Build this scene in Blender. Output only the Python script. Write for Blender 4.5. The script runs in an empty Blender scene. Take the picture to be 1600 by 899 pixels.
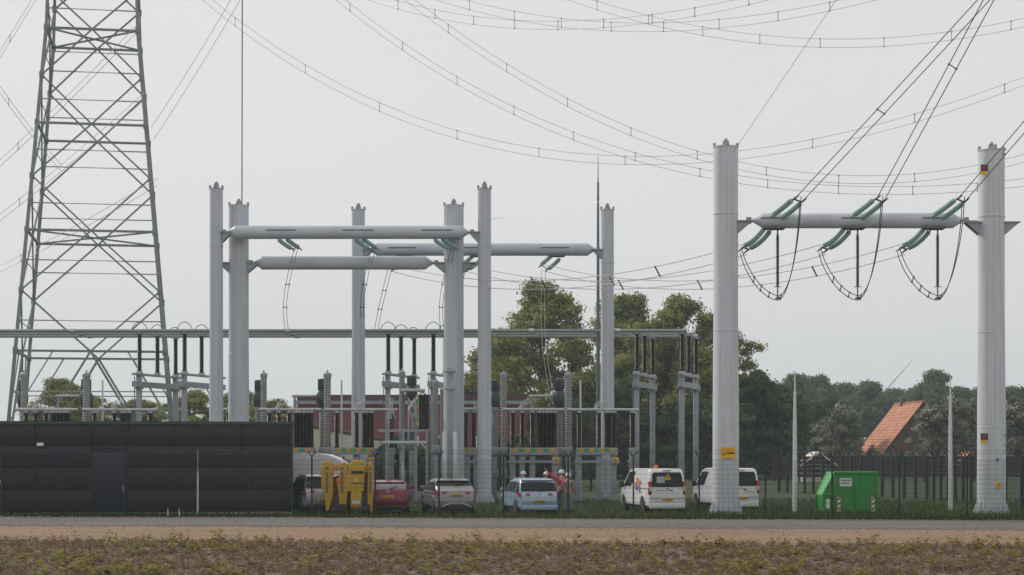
import bpy, bmesh, math, random
import numpy as np
from mathutils import Vector, Matrix
PI = math.pi
R = math.radians
scene = bpy.context.scene
COL = scene.collection

# ------------------------------------------------------------------ camera, sky, sun, exposure
F, CX, HZ, CH = 2775.0, 800.0, 708.0, 2.65       # focal length in photo pixels, centre column, horizon row, eye height
cam_d = bpy.data.cameras.new('camera')
cam = bpy.data.objects.new('camera', cam_d)
COL.objects.link(cam)
cam.location = (0, 0, CH)
cam.rotation_euler = (R(90), 0, 0)
cam_d.sensor_width = 36.0
cam_d.lens = 36.0 * F / 1600.0
cam_d.shift_y = (HZ - 449.5) / 1600.0
cam_d.clip_start = 0.5
cam_d.clip_end = 12000
scene.camera = cam

to_sun = Vector((-0.66, 0.48, 0.60)).normalized()
elev = math.asin(to_sun.z)
world = bpy.data.worlds.new('World')
scene.world = world
world.use_nodes = True
wt = world.node_tree
wt.nodes.clear()
wo = wt.nodes.new('ShaderNodeOutputWorld')
bg = wt.nodes.new('ShaderNodeBackground')
sky = wt.nodes.new('ShaderNodeTexSky')
sky.sky_type = 'NISHITA'
sky.sun_disc = False
sky.sun_elevation = elev
sky.sun_rotation = math.atan2(to_sun.x, to_sun.y)
sky.air_density = 1.0
sky.dust_density = 4.0
sk_s = wt.nodes.new('ShaderNodeVectorMath'); sk_s.operation = 'SCALE'; sk_s.inputs[3].default_value = 0.08
tc = wt.nodes.new('ShaderNodeTexCoord')
nz = wt.nodes.new('ShaderNodeTexNoise'); nz.inputs['Scale'].default_value = 1.6; nz.inputs['Detail'].default_value = 4
mp = wt.nodes.new('ShaderNodeMapping'); mp.inputs['Scale'].default_value = (1, 1, 3.5)
cr = wt.nodes.new('ShaderNodeValToRGB')
cr.color_ramp.elements[0].position = 0.3; cr.color_ramp.elements[0].color = (0.785, 0.775, 0.77, 1)
cr.color_ramp.elements[1].position = 0.7; cr.color_ramp.elements[1].color = (0.835, 0.827, 0.818, 1)
mx = wt.nodes.new('ShaderNodeMix'); mx.data_type = 'RGBA'; mx.inputs[0].default_value = 0.9
wt.links.new(tc.outputs['Generated'], mp.inputs['Vector'])
wt.links.new(mp.outputs['Vector'], nz.inputs['Vector'])
wt.links.new(nz.outputs['Fac'], cr.inputs['Fac'])
wt.links.new(sky.outputs['Color'], sk_s.inputs[0])
wt.links.new(sk_s.outputs[0], mx.inputs[6])
wt.links.new(cr.outputs['Color'], mx.inputs[7])
wt.links.new(mx.outputs[2], bg.inputs['Color'])
bg.inputs['Strength'].default_value = 1.0
wt.links.new(bg.outputs[0], wo.inputs['Surface'])

sun_d = bpy.data.lights.new('sun', 'SUN')
sun_d.energy = 2.6
sun_d.angle = R(6)
sun_d.color = (1.0, 0.95, 0.87)
sun_o = bpy.data.objects.new('sun', sun_d)
COL.objects.link(sun_o)
sun_o.rotation_euler = to_sun.to_track_quat('Z', 'Y').to_euler()
sun_o.location = (-60, 20, 60)

vs = scene.view_settings
vs.view_transform = 'Standard'
vs.look = 'None'
vs.exposure = 0.0
vs.gamma = 1.0
vs.use_curve_mapping = False

# ------------------------------------------------------------------ helpers
def P(px, py, Y):
    return Vector(((px - CX) * Y / F, Y, CH + (HZ - py) * Y / F))
def GX(px, Y):
    return (px - CX) * Y / F
def GZ(py, Y):
    return CH + (HZ - py) * Y / F
def S(Y):
    return F / Y
def fence_Y(X): return 72.3 - 0.1 * X

MATS = {}
def mat(name, col, rough=0.6, metal=0.0, var=0.12, scale=3.0, bump=0.0, bscale=None, coat=0.0, col2=None, spec=0.5, trans=0.0):
    if name in MATS: return MATS[name]
    m = bpy.data.materials.new(name); m.use_nodes = True
    nt = m.node_tree; b = nt.nodes['Principled BSDF']
    b.inputs['Roughness'].default_value = rough
    b.inputs['Metallic'].default_value = metal
    b.inputs['Coat Weight'].default_value = coat
    b.inputs['Specular IOR Level'].default_value = spec
    b.inputs['Transmission Weight'].default_value = trans
    t = nt.nodes.new('ShaderNodeTexCoord')
    n = nt.nodes.new('ShaderNodeTexNoise'); n.inputs['Scale'].default_value = scale; n.inputs['Detail'].default_value = 6; n.inputs['Roughness'].default_value = 0.65
    nt.links.new(t.outputs['Object'], n.inputs['Vector'])
    r = nt.nodes.new('ShaderNodeValToRGB')
    c1 = col2 if col2 else tuple(c * (1 - var) for c in col)
    c2 = col if col2 else tuple(min(1, c * (1 + var)) for c in col)
    r.color_ramp.elements[0].position = 0.3; r.color_ramp.elements[0].color = (*c1, 1)
    r.color_ramp.elements[1].position = 0.7; r.color_ramp.elements[1].color = (*c2, 1)
    nt.links.new(n.outputs['Fac'], r.inputs['Fac'])
    nt.links.new(r.outputs['Color'], b.inputs['Base Color'])
    if bump:
        n2 = nt.nodes.new('ShaderNodeTexNoise'); n2.inputs['Scale'].default_value = bscale or scale * 6; n2.inputs['Detail'].default_value = 8
        nt.links.new(t.outputs['Object'], n2.inputs['Vector'])
        bp = nt.nodes.new('ShaderNodeBump'); bp.inputs['Strength'].default_value = bump; bp.inputs['Distance'].default_value = 0.05
        nt.links.new(n2.outputs['Fac'], bp.inputs['Height']); nt.links.new(bp.outputs['Normal'], b.inputs['Normal'])
    MATS[name] = m
    return m

def painted(name, col, rough=.45):
    """paint with faint vertical rain streaks and patchy grime"""
    m = mat(name, col, rough, 0, .06, .8)
    nt = m.node_tree; b = nt.nodes['Principled BSDF']; src = b.inputs['Base Color'].links[0].from_socket
    t = nt.nodes.new('ShaderNodeTexCoord'); mp_ = nt.nodes.new('ShaderNodeMapping'); mp_.inputs['Scale'].default_value = (9, 9, .22)
    n = nt.nodes.new('ShaderNodeTexNoise'); n.inputs['Scale'].default_value = 1.0; n.inputs['Detail'].default_value = 5
    r = nt.nodes.new('ShaderNodeValToRGB'); r.color_ramp.elements[0].position = .36; r.color_ramp.elements[0].color = (.80,.79,.77,1); r.color_ramp.elements[1].position = .55; r.color_ramp.elements[1].color = (1,1,1,1)
    x = nt.nodes.new('ShaderNodeMix'); x.data_type = 'RGBA'; x.blend_type = 'MULTIPLY'; x.inputs[0].default_value = .65
    nt.links.new(t.outputs['Object'], mp_.inputs[0]); nt.links.new(mp_.outputs[0], n.inputs['Vector']); nt.links.new(n.outputs['Fac'], r.inputs[0])
    nt.links.new(src, x.inputs[6]); nt.links.new(r.outputs[0], x.inputs[7]); nt.links.new(x.outputs[2], b.inputs['Base Color'])
    return m
M_COL   = painted('painted_column', (0.56, 0.585, 0.63))
M_COL2  = painted('painted_column_narrow', (0.50, 0.525, 0.575))
M_BEAM  = mat('painted_beam', (0.50, 0.525, 0.58), 0.42, 0, 0.10, 0.8)
M_STEEL = mat('galvanised_steel', (0.30, 0.32, 0.345), 0.5, 0.25, 0.14, 2.0)
M_STEELD= mat('dark_galvanised_steel', (0.14, 0.155, 0.17), 0.55, 0.2, 0.15, 2.0)
M_ALU   = mat('aluminium_tube', (0.50, 0.52, 0.53), 0.38, 0.45, 0.08, 1.0)
M_BUSG  = mat('weathered_busbar', (0.25, 0.28, 0.26), 0.45, 0.3, 0.15, 0.6)
M_WHITE = mat('bright_contact_metal', (0.46, 0.48, 0.50), 0.45, 0.3, 0.08, 3.0)
M_INSB  = mat('brown_black_porcelain', (0.018, 0.012, 0.013), 0.3, 0, 0.2, 6.0)
M_INSG  = mat('dark_green_porcelain', (0.016, 0.035, 0.022), 0.3, 0, 0.2, 6.0)
M_INSGY = mat('grey_porcelain', (0.27, 0.27, 0.275), 0.5, 0, 0.1, 4.0)
M_GLASS = mat('green_insulator_glass', (0.50, 0.66, 0.63), 0.10, 0, 0.1, 8.0, spec=0.8)
def let_through(m, f):
    nt = m.node_tree; b = nt.nodes['Principled BSDF']; tr = nt.nodes.new('ShaderNodeBsdfTranslucent'); ms = nt.nodes.new('ShaderNodeMixShader'); ms.inputs[0].default_value = f
    nt.links.new(b.inputs['Base Color'].links[0].from_socket, tr.inputs['Color']); nt.links.new(b.outputs[0], ms.inputs[1]); nt.links.new(tr.outputs[0], ms.inputs[2]); nt.links.new(ms.outputs[0], nt.nodes['Material Output'].inputs['Surface'])
let_through(M_GLASS, .4)
M_WIRE  = mat('weathered_conductor', (0.36, 0.37, 0.375), 0.55, 0.4, 0.1, 2.0)
M_WIREL = mat('bright_conductor', (0.55, 0.54, 0.53), 0.45, 0.4, 0.1, 2.0)
M_WIRED = mat('dark_conductor', (0.06, 0.07, 0.075), 0.55, 0.3, 0.1, 2.0)
M_PYL   = mat('green_pylon_paint', (0.21, 0.24, 0.215), 0.6, 0.0, 0.22, 1.5)
M_PYLD  = mat('pylon_secondary', (0.29, 0.31, 0.295), 0.6, 0.0, 0.2, 1.5)
M_FENCE = mat('dark_fence_paint', (0.012, 0.018, 0.018), 0.55, 0, 0.15, 3.0)
M_MESHW = mat('fence_wire', (0.028, 0.036, 0.036), 0.55, 0.1, 0.15, 3.0)
M_YEL   = mat('yellow_paint', (0.58, 0.335, 0.010), 0.42, 0, 0.10, 3.0, coat=0.3)
M_YSIGN = mat('yellow_sign', (0.80, 0.42, 0.01), 0.5, 0, 0.05, 6.0)
M_BLK   = mat('black_print', (0.015, 0.015, 0.016), 0.6, 0, 0.1, 6.0)
M_PURP  = mat('purple_sign', (0.10, 0.012, 0.05), 0.5, 0, 0.08, 6.0)
M_GRNM  = mat('green_marker', (0.02, 0.33, 0.15), 0.5, 0, 0.1, 6.0)
M_YELM  = mat('yellow_marker', (0.62, 0.33, 0.02), 0.5, 0, 0.1, 6.0)
M_WSIGN = mat('white_sign', (0.72, 0.73, 0.74), 0.5, 0, 0.05, 6.0)
M_RED   = mat('red_print', (0.55, 0.05, 0.03), 0.5, 0, 0.08, 6.0)
M_TYRE  = mat('tyre_rubber', (0.018, 0.018, 0.019), 0.8, 0, 0.15, 10.0)
M_RIM   = mat('alloy_rim', (0.42, 0.43, 0.45), 0.35, 0.7, 0.1, 10.0)
M_GLZ   = mat('dark_window_glass', (0.008, 0.012, 0.013), 0.08, 0, 0.1, 4.0, spec=0.28)
M_TRIM  = mat('black_plastic_trim', (0.02, 0.021, 0.023), 0.6, 0, 0.1, 8.0)
M_TAIL  = mat('red_tail_lamp', (0.38, 0.022, 0.03), 0.2, 0, 0.1, 8.0)
M_TAILC = mat('clear_lamp', (0.6, 0.58, 0.58), 0.2, 0, 0.05, 8.0)
M_PLATE = mat('yellow_plate', (0.75, 0.42, 0.02), 0.45, 0, 0.05, 8.0)
M_ORANGE= mat('orange_print', (0.75, 0.19, 0.02), 0.45, 0, 0.05, 8.0)
M_BLUEP = mat('violet_print', (0.16, 0.06, 0.32), 0.45, 0, 0.05, 8.0)
M_CLAD  = mat('anthracite_cladding', (0.010, 0.009, 0.014), 0.5, 0.1, 0.12, 1.2)
M_CLAD2 = mat('anthracite_cladding_pale', (0.0105, 0.0095, 0.0145), 0.5, 0.1, 0.12, 1.2)
M_DOOR  = mat('navy_door', (0.006, 0.009, 0.024), 0.5, 0.0, 0.1, 1.2)
M_GREENT= mat('dark_green_trim', (0.03, 0.06, 0.045), 0.5, 0.1, 0.1, 2)
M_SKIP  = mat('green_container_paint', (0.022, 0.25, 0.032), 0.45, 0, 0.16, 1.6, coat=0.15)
M_SKIPL = mat('pale_container_lid', (0.10, 0.42, 0.12), 0.55, 0, 0.15, 2.0)  # paler green than the walls, only on the sloping end and its rails
M_SKIN  = mat('skin', (0.48, 0.27, 0.19), 0.55, 0, 0.05, 8.0)
M_HELM  = mat('white_helmet', (0.76, 0.77, 0.78), 0.35, 0, 0.04, 8.0)
M_HIVIS = mat('hi_vis_yellow', (0.55, 0.62, 0.05), 0.7, 0, 0.08, 8.0)
M_REDC  = mat('red_cloth', (0.50, 0.025, 0.045), 0.8, 0, 0.12, 10.0)
M_PLAID = mat('grey_red_cloth', (0.30, 0.25, 0.28), 0.85, 0, 0.3, 16.0, col2=(0.30, 0.09, 0.11))
M_JEAN  = mat('blue_denim', (0.05, 0.075, 0.15), 0.85, 0, 0.15, 10.0)
M_GREYC = mat('grey_trousers', (0.20, 0.21, 0.24), 0.85, 0, 0.12, 10.0)
M_BOOT  = mat('dark_boot', (0.03, 0.025, 0.022), 0.7, 0, 0.12, 10.0)
M_BARK  = mat('bark', (0.075, 0.060, 0.045), 0.9, 0, 0.3, 3.0, bump=0.5)
M_CONC  = mat('concrete', (0.34, 0.33, 0.31), 0.85, 0, 0.15, 2.0, bump=0.2)
M_ROOF  = mat('orange_roof_tiles', (0.42, 0.175, 0.10), 0.85, 0, 0.34, 0.9, bump=0.4, bscale=3.0)
M_BRICK = mat('red_brick', (0.21, 0.075, 0.078), 0.85, 0, 0.2, 1.2, bump=0.2)
M_BRICKD= mat('dark_brick', (0.10, 0.06, 0.05), 0.85, 0, 0.2, 1.2)
M_CREAM = mat('cream_render', (0.58, 0.55, 0.46), 0.8, 0, 0.08, 1.0)
M_NAVYR = mat('blue_roof', (0.035, 0.06, 0.13), 0.6, 0, 0.1, 1.0)
M_POLE  = mat('white_pole_paint', (0.62, 0.63, 0.65), 0.5, 0, 0.12, 1.5)
M_TIMB  = mat('dark_timber', (0.030, 0.027, 0.028), 0.85, 0, 0.25, 1.5)

class MB:
    """collects shapes into one mesh"""
    def __init__(s): s.v = []; s.f = []; s.mi = []; s.cur = 0
    def add(s, vs_, fs):
        o = len(s.v); s.v += [tuple(v) for v in vs_]
        for f in fs: s.f.append(tuple(i + o for i in f)); s.mi.append(s.cur)
        return s
    def box(s, lo, hi, bev=0.0):
        x0, y0, z0 = lo; x1, y1, z1 = hi
        if bev <= 0:
            return s.add([(x0,y0,z0),(x1,y0,z0),(x1,y1,z0),(x0,y1,z0),(x0,y0,z1),(x1,y0,z1),(x1,y1,z1),(x0,y1,z1)],
                  [(3,2,1,0),(4,5,6,7),(0,1,5,4),(1,2,6,5),(2,3,7,6),(3,0,4,7)])
        b = bmesh.new(); bmesh.ops.create_cube(b, size=1)
        for v in b.verts: v.co = ((x0+x1)/2 + v.co.x*(x1-x0), (y0+y1)/2 + v.co.y*(y1-y0), (z0+z1)/2 + v.co.z*(z1-z0))
        bmesh.ops.bevel(b, geom=b.edges[:], offset=bev, segments=2, affect='EDGES', profile=0.5)
        s.frombm(b); return s
    def frombm(s, b):
        b.verts.index_update()
        s.add([v.co[:] for v in b.verts], [[v.index for v in f.verts] for f in b.faces]); b.free()
    def cbox(s, c, d, bev=0.0):
        return s.box([c[i]-d[i]/2 for i in range(3)], [c[i]+d[i]/2 for i in range(3)], bev)
    def frame(s, d):
        d = Vector(d).normalized(); up = Vector((0,0,1)) if abs(d.z) < 0.95 else Vector((0,1,0))
        a = d.cross(up).normalized(); return d, a, a.cross(d).normalized()
    def bar(s, p, q, w, h=None):
        p = Vector(p); q = Vector(q); h = h or w
        d, a, b = s.frame(q - p)
        V = []
        for c in (p, q):
            for (i, j) in ((-1,-1),(1,-1),(1,1),(-1,1)): V.append(c + a*(i*w/2) + b*(j*h/2))
        return s.add(V, [(3,2,1,0),(4,5,6,7),(0,1,5,4),(1,2,6,5),(2,3,7,6),(3,0,4,7)])
    def tube(s, p, q, r0, r1=None, n=8, cap=True):
        return s.poly([p, q], [r0, r0 if r1 is None else r1], n, cap)
    def poly(s, pts, rad, n=6, cap=True):
        pts = [Vector(p) for p in pts]
        if not hasattr(rad, '__len__'): rad = [rad]*len(pts)
        V = []; Fc = []; m = len(pts)
        d, a, b = s.frame(pts[-1] - pts[0] if (pts[-1]-pts[0]).length > 1e-6 else Vector((0,0,1)))
        for i, p in enumerate(pts):
            t = (pts[min(i+1, m-1)] - pts[max(i-1, 0)]).normalized()
            a = (a - t*a.dot(t))
            if a.length < 1e-4: a = t.orthogonal()
            a.normalize(); b = t.cross(a)
            for k in range(n):
                an = 2*PI*k/n
                V.append(p + (a*math.cos(an) + b*math.sin(an))*rad[i])
        for i in range(m-1):
            for k in range(n):
                Fc.append((i*n+k, i*n+(k+1)%n, (i+1)*n+(k+1)%n, (i+1)*n+k))
        if cap:
            Fc.append(tuple(range(n-1, -1, -1))); Fc.append(tuple((m-1)*n+k for k in range(n)))
        return s.add(V, Fc)
    def lathe(s, prof, n=12, o=(0,0,0), d=(0,0,1)):
        o = Vector(o); d, a, b = s.frame(d); V = []; Fc = []; m = len(prof)
        for (r, z) in prof:
            for k in range(n):
                an = 2*PI*k/n
                V.append(o + d*z + (a*math.cos(an) - b*math.sin(an))*r)
        for i in range(m-1):
            for k in range(n):
                Fc.append((i*n+k, (i+1)*n+k, (i+1)*n+(k+1)%n, i*n+(k+1)%n))
        Fc.append(tuple(range(n))); Fc.append(tuple((m-1)*n+k for k in range(n-1, -1, -1)))
        return s.add(V, Fc)
    def prism(s, poly, x0, x1, axis='x'):
        n = len(poly); V = []
        for x in (x0, x1):
            for (a, b) in poly:
                V.append((x, a, b) if axis == 'x' else ((a, x, b) if axis == 'y' else (a, b, x)))
        fs = [tuple(range(n)), tuple(range(2*n-1, n-1, -1))]
        for i in range(n): fs.append((i, i+n, (i+1)%n+n, (i+1)%n))
        return s.add(V, fs)
    def mesh(s, name, smooth=True, fix=True):
        me = bpy.data.meshes.new(name); me.from_pydata(s.v, [], s.f)
        if any(s.mi): me.polygons.foreach_set('material_index', s.mi)
        if fix and len(s.f) < 60000:
            b = bmesh.new(); b.from_mesh(me); bmesh.ops.recalc_face_normals(b, faces=b.faces[:]); b.to_mesh(me); b.free()
        if smooth:
            me.polygons.foreach_set('use_smooth', [True]*len(me.polygons)); me.set_sharp_from_angle(angle=R(38))
        me.update()
        return me

def link(name, me, parent=None, loc=None, rotz=None, m=None):
    o = bpy.data.objects.new(name, me); COL.objects.link(o)
    if m is not None and me is not None and len(me.materials) == 0:
        for q in (m if isinstance(m, (list, tuple)) else [m]): me.materials.append(q)
    if parent is not None: o.parent = parent
    if loc is not None: o.location = loc
    if rotz is not None: o.rotation_euler = (0, 0, rotz)
    return o
def obj(name, mb, m, parent=None, loc=None, rotz=None, smooth=True):
    return link(name, mb.mesh(name, smooth), parent, loc, rotz, m)
def tag(o, label, cat, group=None):
    o['label'] = label; o['category'] = cat
    if group: o['group'] = group
    return o
def thing(name, label, cat, loc=(0,0,0), rotz=0.0, group=None):
    o = bpy.data.objects.new(name, None); COL.objects.link(o)
    o.empty_display_size = 0.3
    o.location = loc; o.rotation_euler = (0, 0, rotz)
    return tag(o, label, cat, group)
def struct(name, mb, m, kind='structure', smooth=False):
    o = obj(name, mb, m, smooth=smooth); o['kind'] = kind
    return o
def copy_tree(o, parent=None):
    c = o.copy(); COL.objects.link(c); c.parent = parent
    for ch in list(o.children): copy_tree(ch, c)
    return c

# ------------------------------------------------------------------ ground, track, field
rnd = random.Random(7)
def strip(y0, y1, x0, x1, z, n=1):
    """sheet between two lines Y = y - 0.1 X"""
    m = MB(); n = 700; rr = random.Random(int(y0*10)); V = []; w0 = w1 = 0
    for k in range(n+1):
        x = x0+(x1-x0)*k/n; w0 = w0*.8+rr.uniform(-.14,.14); w1 = w1*.8+rr.uniform(-.14,.14)
        V += [(x, y0-0.1*x+w0, z), (x, y1-0.1*x+w1, z)]
    m.add(V, [(2*k, 2*k+2, 2*k+3, 2*k+1) for k in range(n)])
    return m
def ground_mat(name, cols, scale, bump, bscale, stretch=(1,1,1), rough=0.95):
    m = bpy.data.materials.new(name); m.use_nodes = True; nt = m.node_tree; b = nt.nodes['Principled BSDF']
    b.inputs['Roughness'].default_value = rough; b.inputs['Specular IOR Level'].default_value = 0.2
    t = nt.nodes.new('ShaderNodeTexCoord'); mp_ = nt.nodes.new('ShaderNodeMapping'); mp_.inputs['Scale'].default_value = stretch
    nt.links.new(t.outputs['Object'], mp_.inputs['Vector'])
    n = nt.nodes.new('ShaderNodeTexNoise'); n.inputs['Scale'].default_value = scale; n.inputs['Detail'].default_value = 9; n.inputs['Roughness'].default_value = 0.7
    nt.links.new(mp_.outputs[0], n.inputs['Vector'])
    r = nt.nodes.new('ShaderNodeValToRGB')
    while len(r.color_ramp.elements) < len(cols): r.color_ramp.elements.new(0.5)
    for i, c in enumerate(cols):
        r.color_ramp.elements[i].position = 0.3 + 0.4*i/(len(cols)-1); r.color_ramp.elements[i].color = (*c, 1)
    nt.links.new(n.outputs['Fac'], r.inputs['Fac'])
    n2 = nt.nodes.new('ShaderNodeTexNoise'); n2.inputs['Scale'].default_value = bscale; n2.inputs['Detail'].default_value = 6
    nt.links.new(t.outputs['Object'], n2.inputs['Vector'])
    mm = nt.nodes.new('ShaderNodeMix'); mm.data_type = 'RGBA'; mm.blend_type = 'OVERLAY'; mm.inputs[0].default_value = 0.55
    nt.links.new(r.outputs[0], mm.inputs[6]); nt.links.new(n2.outputs['Fac'], mm.inputs[7])
    nt.links.new(mm.outputs[2], b.inputs['Base Color'])
    bp = nt.nodes.new('ShaderNodeBump'); bp.inputs['Strength'].default_value = bump; bp.inputs['Distance'].default_value = 0.06
    nt.links.new(n2.outputs['Fac'], bp.inputs['Height']); nt.links.new(bp.outputs[0], b.inputs['Normal'])
    return m
G_MEADOW = ground_mat('meadow_ground', [(0.030,0.044,0.017),(0.044,0.062,0.025),(0.065,0.076,0.035)], 0.25, 0.6, 6.0)
G_ROAD   = ground_mat('worn_asphalt', [(0.085,0.080,0.079),(0.128,0.120,0.115),(0.175,0.160,0.148)], 0.35, 0.25, 14.0, (0.25,1.6,1))
G_SAND   = ground_mat('sandy_verge', [(0.17,0.118,0.078),(0.225,0.152,0.098),(0.275,0.185,0.112)], 0.3, 0.4, 9.0, (0.25,1.5,1))
G_SOIL   = ground_mat('dry_field_soil', [(0.11,0.080,0.070),(0.19,0.143,0.128),(0.30,0.24,0.215)], 1.3, 0.9, 16.0, (0.7,1,1))
m = MB(); m.add([(-1600,-120,0),(1600,-120,0),(1600,1900,0),(-1600,1900,0)], [(0,1,2,3)])
struct('ground', m, G_MEADOW)
struct('road', strip(62.8, 71.6, -160, 160, 0.012), G_ROAD)
struct('sand_track', strip(49.7, 62.8, -160, 160, 0.008), G_SAND)
struct('field_near', strip(-40, 34.0, -60, 60, 0.03), G_SOIL)
m = MB(); gr = random.Random(12)
for k in range(7000):
    e = gr.choice((62.8, 71.6, 50.2, 62.8)); x = gr.uniform(-24, 24); y = e-0.1*x+gr.gauss(0,.55); r_ = gr.uniform(.015,.05)
    if gr.random() < .15: y = gr.uniform(53, 71)-0.1*x
    z_ = .012; m.cur = gr.randrange(2)
    m.add([(x-r_,y-r_*.8,z_),(x+r_,y-r_*.6,z_),(x+r_*.2,y+r_,z_),(x,y,z_+r_*.9)], [(0,1,3),(1,2,3),(2,0,3)])
o = link('gravel', m.mesh('gravel', False, False), m=[mat('grey_gravel',(0.2,0.19,0.18),.9), mat('tan_gravel',(0.30,0.23,0.17),.9)]); o['kind'] = 'stuff'
tag(o, 'loose gravel scattered along the road and sand edges', 'gravel')
# tilled soil in view: real clods
nx, ny = 330, 190
xs = np.linspace(-24, 24, nx); ys = np.linspace(33.5, 50.4, ny)
rs = np.random.RandomState(3)
def smooth_noise(shape, k):
    a = rs.rand(shape[0]//k + 3, shape[1]//k + 3)
    yi = np.linspace(0, a.shape[0]-2.001, shape[0]); xi = np.linspace(0, a.shape[1]-2.001, shape[1])
    y0 = yi.astype(int); x0 = xi.astype(int); fy = (yi-y0)[:,None]; fx = (xi-x0)[None,:]
    return (a[y0][:,x0]*(1-fy)*(1-fx) + a[y0+1][:,x0]*fy*(1-fx) + a[y0][:,x0+1]*(1-fy)*fx + a[y0+1][:,x0+1]*fy*fx)
hgt = 0.03 + 0.05*smooth_noise((ny,nx), 14) + 0.05*smooth_noise((ny,nx), 4) + 0.045*rs.rand(ny,nx)
hgt[0,:] = 0.02; hgt[-1,:] = 0.0; hgt[-2,:] *= 0.5
m = MB()
V = [(xs[i]+rs.uniform(-.04,.04), ys[j]-0.1*xs[i]+rs.uniform(-.03,.03), float(hgt[j,i])) for j in range(ny) for i in range(nx)]
m.add(V, [(j*nx+i, j*nx+i+1, (j+1)*nx+i+1, (j+1)*nx+i) for j in range(ny-1) for i in range(nx-1)])
o = link('field', m.mesh('field', smooth=False, fix=False), m=G_SOIL); o['kind'] = 'structure'

def leaf_mats(prefix, cols, rough=0.7, trans=0.45):
    out = []
    for i, c in enumerate(cols):
        k = mat('%s_%d' % (prefix, i), c, rough, 0, 0.25, 1.5, spec=0.25)
        nt = k.node_tree; b = nt.nodes['Principled BSDF']; src = b.inputs['Base Color'].links[0].from_socket
        tr = nt.nodes.new('ShaderNodeBsdfTranslucent'); ms = nt.nodes.new('ShaderNodeMixShader'); ms.inputs[0].default_value = trans
        nt.links.new(src, tr.inputs['Color']); nt.links.new(b.outputs[0], ms.inputs[1]); nt.links.new(tr.outputs[0], ms.inputs[2])
        nt.links.new(ms.outputs[0], nt.nodes['Material Output'].inputs['Surface'])
        out.append(k)
    return out
CROP = leaf_mats('crop_leaf', [(0.22,0.225,0.05),(0.31,0.265,0.055),(0.21,0.135,0.085),(0.15,0.095,0.07),(0.36,0.30,0.255)])
def tuft(m, x, y, z, h, kind, rr):
    """a small withering plant: stalks with leaf faces"""
    ns = rr.randint(2, 4)
    for s_ in range(ns):
        an = rr.uniform(0, 2*PI); lean = rr.uniform(0.05, 0.5)*h; hh = h*rr.uniform(0.55, 1.1)
        tx, ty, tz = x+math.cos(an)*lean, y+math.sin(an)*lean, z+hh
        m.cur = 3 if kind else 2
        m.add([(x-.008,y,z-.03),(x+.008,y,z-.03),(tx,ty,tz)], [(0,1,2)])
        nl = rr.randint(3, 6) if kind < 2 else rr.randint(2, 4)
        for k in range(nl):
            f = rr.uniform(0.3, 1.05); bx, by, bz = x+(tx-x)*f, y+(ty-y)*f, z+hh*f
            a2 = rr.uniform(0, 2*PI); L = rr.uniform(0.06, 0.15)*(0.8 if kind > 1 else 1.15); W = L*rr.uniform(0.28, 0.42)
            dx, dy, dz = math.cos(a2)*L, math.sin(a2)*L, rr.uniform(-0.6, 0.45)*L
            px_, py_ = -math.sin(a2)*W, math.cos(a2)*W
            m.cur = kind if rr.random() < 0.75 else rr.choice((0, 1, 2, 3))
            m.add([(bx,by,bz),(bx+dx*.5+px_,by+dy*.5+py_,bz+dz*.5+W*.4),(bx+dx,by+dy,bz+dz),(bx+dx*.5-px_,by+dy*.5-py_,bz+dz*.5+W*.4)], [(0,1,2,3)])
    m.cur = 0
m = MB()
gn = smooth_noise((120, 160), 9)
def greenness(x, y): return gn[min(119, max(0, int((y-30)/26*119))), min(159, max(0, int((x+24)/48*159)))]
cnt = 0
while cnt < 8200:
    y = 35.0 + 15.1*rnd.random(); x = rnd.uniform(-1, 1)*(y*0.30 + 1.2); 
    g = greenness(x, y)
    yy = y - 0.1*x
    if rnd.random() < (0.025 + 0.85*max(0, g-0.56)):
        tuft(m, x, yy, 0.05, rnd.uniform(0.18, 0.42), 0 if rnd.random() < 0.55 else 1, rnd)
    else:
        tuft(m, x, yy, 0.05, rnd.uniform(0.08, 0.26), 2 if rnd.random() < 0.6 else 3, rnd)
    # pale straw litter on the soil
    for _ in range(6):
        lx, ly = x+rnd.uniform(-.3,.3), yy+rnd.uniform(-.3,.3); an = rnd.uniform(0, PI); L = rnd.uniform(.03,.10)
        m.cur = 4 if rnd.random() < 0.7 else 2
        z0 = 0.10+rnd.uniform(0,.03)
        m.add([(lx,ly,z0),(lx+math.cos(an)*L,ly+math.sin(an)*L,z0+rnd.uniform(0,.05)),(lx+math.cos(an)*L,ly+math.sin(an)*L+.012,z0+.03)], [(0,1,2)])
    cnt += 1
o = link('crop_plants', m.mesh('crop_plants', smooth=False, fix=False), m=CROP); o['kind'] = 'stuff'
tag(o, 'withered yellow green and brown crop covering the tilled field', 'crop')
# a few taller stalks that rise above the crop at the field's edge
wm = []
for k in range(5):
    w = MB(); rr = random.Random(40+k)
    for q in range(3): tuft(w, rr.uniform(-.1,.1), rr.uniform(-.1,.1), 0.0, rr.uniform(0.42, 0.6), (2, 0, 1, 3, 0)[k], rr)
    me = w.mesh('stalks', smooth=False, fix=False)
    for q in CROP: me.materials.append(q)
    wm.append(me)
for px in (62, 268, 275, 330, 545, 735, 822, 902, 1054, 1110, 1122, 1338, 1352, 1436, 1476, 1508, 1535, 745, 160, 410, 640, 1215):
    Y = rnd.uniform(47.3, 49.8); X = GX(px, Y)
    k = rnd.randrange(5)
    o = link('weed', wm[k], None, (X, Y-0.1*X, 0.03), rnd.uniform(0, 6))
    tag(o, 'tall withered weed rising above the crop at the far field edge', 'weed', 'tall weeds along the far edge of the field')

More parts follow.
